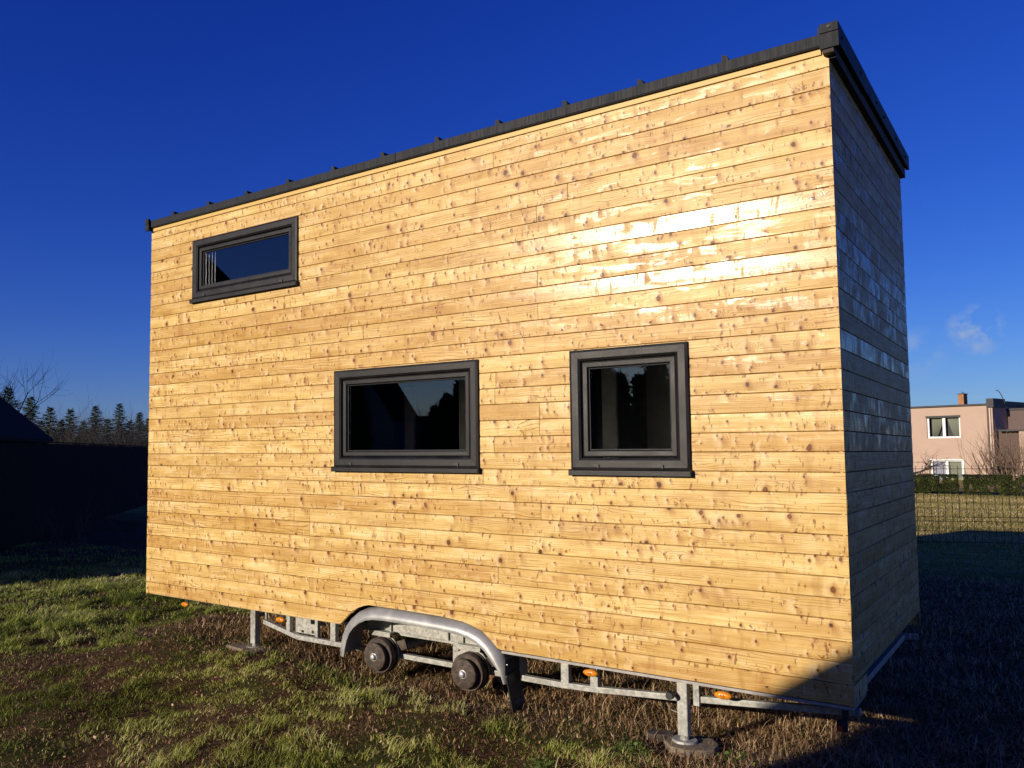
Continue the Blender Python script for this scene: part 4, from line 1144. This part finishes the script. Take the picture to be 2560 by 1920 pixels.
# hedges
HEDGE = blade_mat('hedge_leaf', [(0.0, (0.010, 0.016, 0.005)), (0.5, (0.045, 0.058, 0.014)), (1.0, (0.115, 0.125, 0.032))], 0.15)
def hedge(x0, x1, y, w, h, label, seed, dip=0.0):
    rg = np.random.default_rng(seed); n = int(6500 * (x1 - x0))
    px = rg.uniform(x0, x1, n); py = y + rg.uniform(-w / 2, w / 2, n); pz = rg.uniform(0.02, h, n)
    bulge = 0.10 * (vnoise(px, pz, 2.2, seed) - 0.5)
    shell = rg.uniform(0, 1, n) < 0.7
    py = np.where(shell, y - w / 2 + np.abs(rg.normal(0, 0.05, n)) + bulge, py)
    topm = rg.uniform(0, 1, n) < 0.12
    pz = np.where(topm, h - 0.03 + rg.normal(0, 0.02, n), pz)
    hole = vnoise(px, pz, 7.0, seed + 9) > 0.22
    px, py, pz = px[hole], py[hole], pz[hole]; n = len(px)
    c = np.stack([px, py, G + pz], 1); a1 = rg.normal(0, 1, (n, 3)); a1 /= np.linalg.norm(a1, axis=1)[:, None]
    a2 = np.cross(a1, rg.normal(0, 1, (n, 3))); a2 /= np.linalg.norm(a2, axis=1)[:, None]; sz = rg.uniform(0.018, 0.04, n)[:, None]
    V_ = np.stack([c - a1 * sz, c + a2 * sz * 0.6, c + a1 * sz, c - a2 * sz * 0.6], 1).reshape(-1, 3)
    F_ = np.arange(4 * n).reshape(-1, 4)
    e = empty('hedge', ((x0 + x1) / 2, y, G)); tag(e, label, 'hedge', 'clipped hedges before the pink house')
    o = fast_mesh('foliage', V_, F_, HEDGE, 4, np.repeat(np.clip(rg.normal(0.5, 0.25, n) + 0.5 * (vnoise(px, pz, 4.0, seed + 3) - 0.5), 0, 1), 4))
    o.parent = e; o.matrix_parent_inverse = Matrix.Translation(-Vector(e.location))
    m = MB(); rgg = random.Random(seed)
    xx = x0 + 0.1
    while xx < x1: m.tube([(xx, y, G - 0.02), (xx + rgg.uniform(-.1, .1), y + rgg.uniform(-.1, .1), G + h * 0.85)], [0.02, 0.008], 5); xx += 0.3
    m.build('stems', BARKT, e, recalc=False)
hedge(-6.0, 3.55, 36.6, 0.7, 0.80, 'clipped low hedge left of the dark gap, beneath the twisted bare tree', 3)
hedge(3.72, 14.0, 36.6, 0.7, 0.80, 'clipped low hedge right of the dark gap, reaching the right edge', 4)
m = MB(); m.add([(-6, 33.4, G + 0.004), (1.8, 33.9, G + 0.004), (4.2, 35.8, G + 0.004), (14, 36.25, G + 0.004), (14, 37.2, G + 0.004), (-6, 37.2, G + 0.004)], [(0, 1, 2, 3, 4, 5)])  # flat dark strip on the ground below the hedges, narrowing to the right
tag(m.build('dark_ground_strip', simple('dark_ground', (0.020, 0.014, 0.009), 0.95, 0, 0.3, 3)), kind='structure')
m = MB(); m.add([(-6, 24.1, G + 0.003), (14, 24.9, G + 0.003), (14, 25.35, G + 0.003), (-6, 24.5, G + 0.003)], [(0, 1, 2, 3)])
tag(m.build('path', simple('reddish_path', (0.26, 0.155, 0.105), 0.9, 0, 0.2, 3)), kind='structure')

# pink house
PINK = simple('pink_render', (0.46, 0.335, 0.255), 0.9, 0, 0.04, 1.5, 0.0, 0.1)
DTRIM = simple('dark_roof_edge', (0.030, 0.030, 0.032), 0.6)
WHITE = simple('white_frame', (0.80, 0.80, 0.77), 0.45, 0, 0.03, 3)
CURT = simple('cream_curtain', (0.34, 0.36, 0.28), 0.9, 0, 0.06, 8)
LACE = simple('pale_lace_curtain', (0.45, 0.46, 0.52), 0.9, 0, 0.2, 30)
BRICK = simple('orange_brick', (0.36, 0.16, 0.065), 0.85, 0, 0.3, 6)
BROWNP = simple('brown_downpipe', (0.10, 0.035, 0.025), 0.5)
BEIGE = simple('beige_pipe', (0.50, 0.42, 0.32), 0.6)
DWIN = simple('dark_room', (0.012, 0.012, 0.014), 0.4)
ph = tag(empty('pink_house', (3.5, 56.5, -2.5)), 'pink rendered flat-roofed house with a curtained window beyond the hedge', 'house')
hu = Vector((0.951, -0.309, 0)); hn = Vector((0.309, 0.951, 0))
Mh = Matrix(((hu.x, hn.x, 0, 3.5), (hu.y, hn.y, 0, 56.5), (0, 0, 1, 0), (0, 0, 0, 1)))
def hb(name, mat, *boxes, parent=ph, bevel=0.0):
    m = MB()
    for b in boxes: m.box(*b, mat=Mh)
    return m.build(name, mat, parent, bevel=bevel)
m = MB()
w_up = (-3.33, -1.45, 2.12, 3.45); w_lo = (-3.24, -1.41, -0.75, 0.77)
xs_ = [-9.0, -3.33, -3.24, -1.45, -1.41, 0.30]; 
def holes_wall(m, x0, x1, z0, z1, y0, y1, hs):
    xq = sorted({x0, x1} | {h[0] for h in hs} | {h[1] for h in hs}); zq = sorted({z0, z1} | {h[2] for h in hs} | {h[3] for h in hs})
    for a_, b_ in zip(xq[:-1], xq[1:]):
        for c_, d_ in zip(zq[:-1], zq[1:]):
            if any(h[0] < (a_ + b_) / 2 < h[1] and h[2] < (c_ + d_) / 2 < h[3] for h in hs): continue
            m.box(a_, b_, y0, y1, c_, d_, mat=Mh)
holes_wall(m, -9.0, 0.30, -1.5, 1.12, 0.0, 0.3, [w_lo]); holes_wall(m, -9.0, 0.30, 1.15, 4.03, 0.0, 0.3, [w_up])
m.box(-9.0, 0.30, 0.02, 0.3, 1.12, 1.15, mat=Mh)
m.box(0.0, 0.30, 0.302, 8.0, -1.5, 4.03, mat=Mh); m.box(-9.0, -8.7, 0.302, 8.0, -1.5, 4.03, mat=Mh); m.box(-8.7, 0.0, 7.7, 8.0, -1.5, 4.03, mat=Mh)
m.build('wall', PINK, ph)
rf = hb('roof', DTRIM, (-9.2, 0.04, -0.14, 8.1, 4.035, 4.135), (0.045, 0.42, -0.14, 1.5, 3.90, 4.42), (0.045, 0.42, 1.5, 5.5, 4.035, 4.30))
ch = hb('chimney', BRICK, (-2.16, -1.84, 1.6, 2.1, 4.14, 4.86))
hb('chimney_cap', DTRIM, (-2.20, -1.80, 1.56, 2.14, 4.862, 4.90), (-2.02, -1.98, 1.8, 1.84, 4.90, 5.02), (-1.92, -1.89, 1.8, 1.84, 4.90, 5.00), parent=ch)
def house_window(x0, x1, z0, z1, lace):
    e = empty('window', (0, 0, 0)); c_ = Mh @ Vector(((x0 + x1) / 2, 0, z0)); e.location = c_; e.parent = ph
    e.matrix_parent_inverse = Matrix.Translation(-Vector(ph.location))
    xm = (x0 + x1) / 2
    fr_ = [(x0, x0 + 0.10, 0.10, 0.17, z0, z1), (x1 - 0.10, x1, 0.10, 0.17, z0, z1), (x0 + 0.10, x1 - 0.10, 0.10, 0.17, z0, z0 + 0.10), (x0 + 0.10, x1 - 0.10, 0.10, 0.17, z1 - 0.08, z1), (xm - 0.08, xm + 0.08, 0.095, 0.175, z0 + 0.10, z1 - 0.08)]
    hb('frame', WHITE, *fr_, parent=e)
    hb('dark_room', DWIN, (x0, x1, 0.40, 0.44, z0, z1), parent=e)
    for s_, (a_, b_) in enumerate(((x0 + 0.10, xm - 0.08), (xm + 0.08, x1 - 0.10))):
        m = MB(); vs = []; fs = []; n_ = 22
        za, zb = z1 - 0.08, z0 + 0.12
        for zi in range(8):
            t_ = zi / 7; z = za + (zb - za) * t_
            if lace: l_, r_ = a_, b_
            elif s_ == 0: l_, r_ = a_ + 0.10, b_ - (b_ - a_ - 0.2) * 0.62 * t_ ** 1.3
            else: l_, r_ = a_ + 0.06 + (b_ - a_ - 0.2) * 0.62 * t_ ** 1.3, b_ - 0.02
            for xi in range(n_ + 1):
                u_ = xi / n_; vs.append(Mh @ Vector((l_ + (r_ - l_) * u_, 0.26 + (0.05 if xi % 2 else -0.02), z)))
        for zi in range(7):
            for xi in range(n_): b = zi * (n_ + 1) + xi; fs.append((b, b + 1, b + n_ + 2, b + n_ + 1))
        m.add(vs, fs); m.build('curtain', LACE if (lace and s_ == 0) else CURT, e, recalc=False)
    return e
wu = house_window(*w_up, False); wu['label'] = 'upper window with tied-back cream curtains'
hb('shutter_box', DTRIM, (-3.36, -1.42, -0.05, 0.095, 3.38, 3.50), parent=wu)
wl_ = house_window(*w_lo, True); wl_['label'] = 'lower window half hidden by the hedge'
hb('surround', WHITE, (-3.30, -1.35, -0.03, -0.002, 0.775, 0.83), (-1.408, -1.33, -0.03, -0.002, -0.75, 0.774), parent=wl_)
hb('downpipe', BROWNP, (0.03, 0.10, -0.09, -0.003, -0.1, 3.95))
hb('downpipe', BEIGE, (0.14, 0.22, -0.10, -0.003, 1.1, 3.85), (0.17, 0.24, -0.10, -0.003, -0.05, 1.098), (0.17, 1.6, -0.10, -0.003, -0.14, -0.052))
# side volume behind and the annex
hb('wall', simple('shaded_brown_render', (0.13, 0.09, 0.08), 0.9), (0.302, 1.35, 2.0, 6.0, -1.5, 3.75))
hb('roof', DTRIM, (0.302, 1.45, 1.9, 6.1, 3.76, 3.86))
an = tag(empty('pink_annex', tuple(Mh @ Vector((3.0, 1.0, -2.5)))), 'low pink flat-roofed annex with brown boards joined to the right of the house', 'annex')
hb('wall', PINK, (1.62, 9.0, -0.1, 3.0, -1.5, 2.46), parent=an)
hb('roof', DTRIM, (0.60, 9.2, -0.2, 3.1, 2.465, 2.56), parent=an)
hb('board_panel', simple('brown_boards', (0.10, 0.065, 0.05), 0.8), (0.45, 0.98, 0.3, 0.4, -1.5, 2.46), (0.99, 1.60, 0.25, 0.35, -1.5, 2.46), parent=an)
m = MB(); pts = [Mh @ Vector(p) for p in [(0.60, 1.0, 4.15), (0.50, 1.0, 4.45), (0.40, 1.0, 4.70), (0.30, 1.0, 4.88), (0.16, 1.0, 4.96)]]
m.tube(pts, 0.025, 6); m.build('antenna_pole', DTRIM, ph)

# bare tree and bushes before the pink house
t2 = bare_tree((1.75, 38.6, G), 2.9, 'twisted bare fruit tree before the pink house wall', 17, depth=4, trunk=0.50, rad=0.11, up=-0.02, spread=1.15, kids=(4, 6), shrink=0.70, gnarl=0.65, mat=BARKT)
shrub((4.75, 43.5, G), 1.6, 2.7, 'brownish leafless bush before the brown boards of the annex', 31, 60, BARKL, rad=0.026)
shrub((6.4, 42.5, G), 1.6, 2.5, 'brownish leafless bush at the right edge of the picture', 32, 50, BARKL, rad=0.026)

# ------------------------------------------------------------------ the street side behind the viewer (throws the shade, shows in the panes)
REND = simple('grey_render', (0.30, 0.28, 0.26), 0.9, 0, 0.1, 2)
def gable(name, x0, x1, y0, y1, eave, ridge_x, ridge_z, label, z=G):
    e = tag(empty(name, ((x0 + x1) / 2, (y0 + y1) / 2, z)), label, 'house')
    m = MB(); m.box(x0, x1, y0, y1, z, eave); 
    vs = [(x0, y0, eave), (x1, y0, eave), (ridge_x, y0, ridge_z - 0.1), (x0, y1, eave), (x1, y1, eave), (ridge_x, y1, ridge_z - 0.1)]
    m.add(vs, [(0, 1, 2), (3, 5, 4), (0, 2, 5, 3), (1, 4, 5, 2)]); m.build('wall', REND, e)
    m = MB(); o = 0.12
    m.add([(x0 - 0.02, y0 - o, eave + 0.002), (ridge_x, y0 - o, ridge_z), (x1 + 0.02, y0 - o, eave + 0.002), (x0 - 0.02, y1 + o, eave + 0.002), (ridge_x, y1 + o, ridge_z), (x1 + 0.02, y1 + o, eave + 0.002),
           (x0 - 0.02, y0 - o, eave + 0.12), (ridge_x, y0 - o, ridge_z + 0.12), (x1 + 0.02, y0 - o, eave + 0.12), (x0 - 0.02, y1 + o, eave + 0.12), (ridge_x, y1 + o, ridge_z + 0.12), (x1 + 0.02, y1 + o, eave + 0.12)],
          [(0, 1, 4, 3), (1, 2, 5, 4), (6, 9, 10, 7), (7, 10, 11, 8), (0, 3, 9, 6), (2, 8, 11, 5), (0, 6, 7, 1), (1, 7, 8, 2), (3, 4, 10, 9), (4, 5, 11, 10)])
    m.build('roof', TILE, e); return e
gable('neighbour_house', -27.0, -16.0, -16.0, -6.4, 6.6, -21.5, 11.0, 'second gabled house further left behind the viewer, shading the fence')
sx, sy, sz = to_sun.x / -to_sun.y, -1.0, to_sun.z / -to_sun.y
def toward(p, t_): return Vector(p) + Vector((sx, sy, sz)) * t_
c_ = toward((5.49, 0.0, -0.08), 9.0)        # its corner throws the shade that climbs the wall's lower right corner
gable('neighbour_house', c_.x, c_.x + 9.0, c_.y - 7.0, c_.y - 0.12, c_.z - 0.12, c_.x + 4.5, c_.z + 4.5 * 0.713 - 0.12, 'gabled house behind the viewer whose shadow falls across the lower right corner')
gable('neighbour_house', -17.0, -7.9, -9.6, -6.1, 3.4, -12.4, 6.6, 'gabled house to the left behind the viewer that shades the far left ground')
rg_ = random.Random(3)
def big_evergreen(x, y, h, w, label, seed):
    rn = np.random.default_rng(seed); e = empty('evergreen', (x, y, G)); tag(e, label, 'tree', 'evergreens behind the viewer')
    t_ = MB(); t_.tube([(x, y, G), (x, y, G + h * 0.95)], [0.16, 0.02], 7); t_.build('trunk', BARKT, e, recalc=False)
    n = 15000; f = rn.uniform(0, 1, n) ** 1.25; a = rn.uniform(0, 6.28, n)
    lobe = 0.82 + 0.18 * np.sin(f * 42 + a * 2)
    rr = w * (1 - f) ** 0.9 * lobe * np.sqrt(rn.uniform(0.25, 1, n)) + 0.05
    c = np.stack([x + rr * np.cos(a), y + rr * np.sin(a), G + 0.25 + f * (h - 0.25) - 0.2 * rr], 1)
    d1 = rn.normal(0, 1, (n, 3)); d2 = rn.normal(0, 1, (n, 3)); sz = rn.uniform(0.10, 0.26, n)[:, None]
    V_ = np.stack([c, c + d1 * sz, c + d2 * sz], 1).reshape(-1, 3)
    o = fast_mesh('crown', V_, np.arange(3 * n).reshape(-1, 3), NEEDLE, 3); o.parent = e; o.matrix_parent_inverse = Matrix.Translation(-Vector((x, y, G)))
MX, MY, ZC = 6.92, 5.01, 1.321
YT = -42.0
gable('steep_barn', MX - 0.868 * 50, MX - 0.735 * 50, YT - 3, YT, ZC + 0.045 * 50, MX - 0.80 * 50, ZC + 0.133 * 50, 'steep-roofed barn far behind the viewer, mirrored in the wide pane')
for k, (az, el, w) in enumerate([(0.93, 0.150, 2.7), (0.895, 0.15, 2.7), (0.86, 0.155, 2.7), (0.705, 0.062, 0.8), (0.685, 0.078, 0.8), (0.662, 0.097, 0.8), (0.632, 0.130, 1.5), (0.60, 0.150, 2.6), (0.545, 0.145, 2.5), (0.49, 0.15, 2.4), (0.450, 0.135, 1.5), (0.428, 0.092, 0.9), (0.400, 0.088, 0.9), (0.382, 0.125, 1.2), (0.350, 0.12, 1.6)]):
    big_evergreen(MX - az * (MY - YT), YT, ZC + el * (MY - YT) - G, w, 'tall dense evergreen mirrored in the panes, %s of the back row behind the viewer' % ORD[k], 200 + k)
m = MB(); xa, xb = MX - 1.05 * 54, MX - 0.28 * 54
m.box(xa, xb, -52.0, -49.0, G, ZC + 0.03 * 54)  # added unseen block that darkens the low part of the mirrored view
bn = tag(empty('barn', ((xa + xb) / 2, -50, G)), 'long low dark barn added far behind the viewer to fill the mirrored view under the evergreens', 'barn'); m.build('wall', BOARD, bn)
m = MB(); zz = ZC + 0.03 * 54
m.add([(xa - .3, -52.4, zz), (xb + .3, -52.4, zz), (xb + .3, -48.6, zz), (xa - .3, -48.6, zz), (xa + 1.5, -50.5, zz + 1.35), (xb - 1.5, -50.5, zz + 1.35)], [(0, 3, 2, 1), (0, 1, 5, 4), (2, 3, 4, 5), (1, 2, 5), (3, 0, 4)]); m.build('roof', TILE, bn)
for k in range(9):
    az = 0.95 - 0.075 * k
    big_evergreen(MX - az * (MY - YT + 4), YT - 4, ZC + (0.030 + 0.012 * (k % 2)) * (MY - YT) - G, 2.8, 'lower evergreen mirrored in the panes, %s of the farther row behind the viewer' % ORD[k], 300 + k)
bare_tree((MX - 0.72 * 45, -40.0, G), 9.0, 'bare tree behind the viewer, seen only mirrored in the wide pane', 77, depth=4, trunk=0.35, rad=0.16, up=0.15, spread=0.9, kids=(3, 5), shrink=0.7)
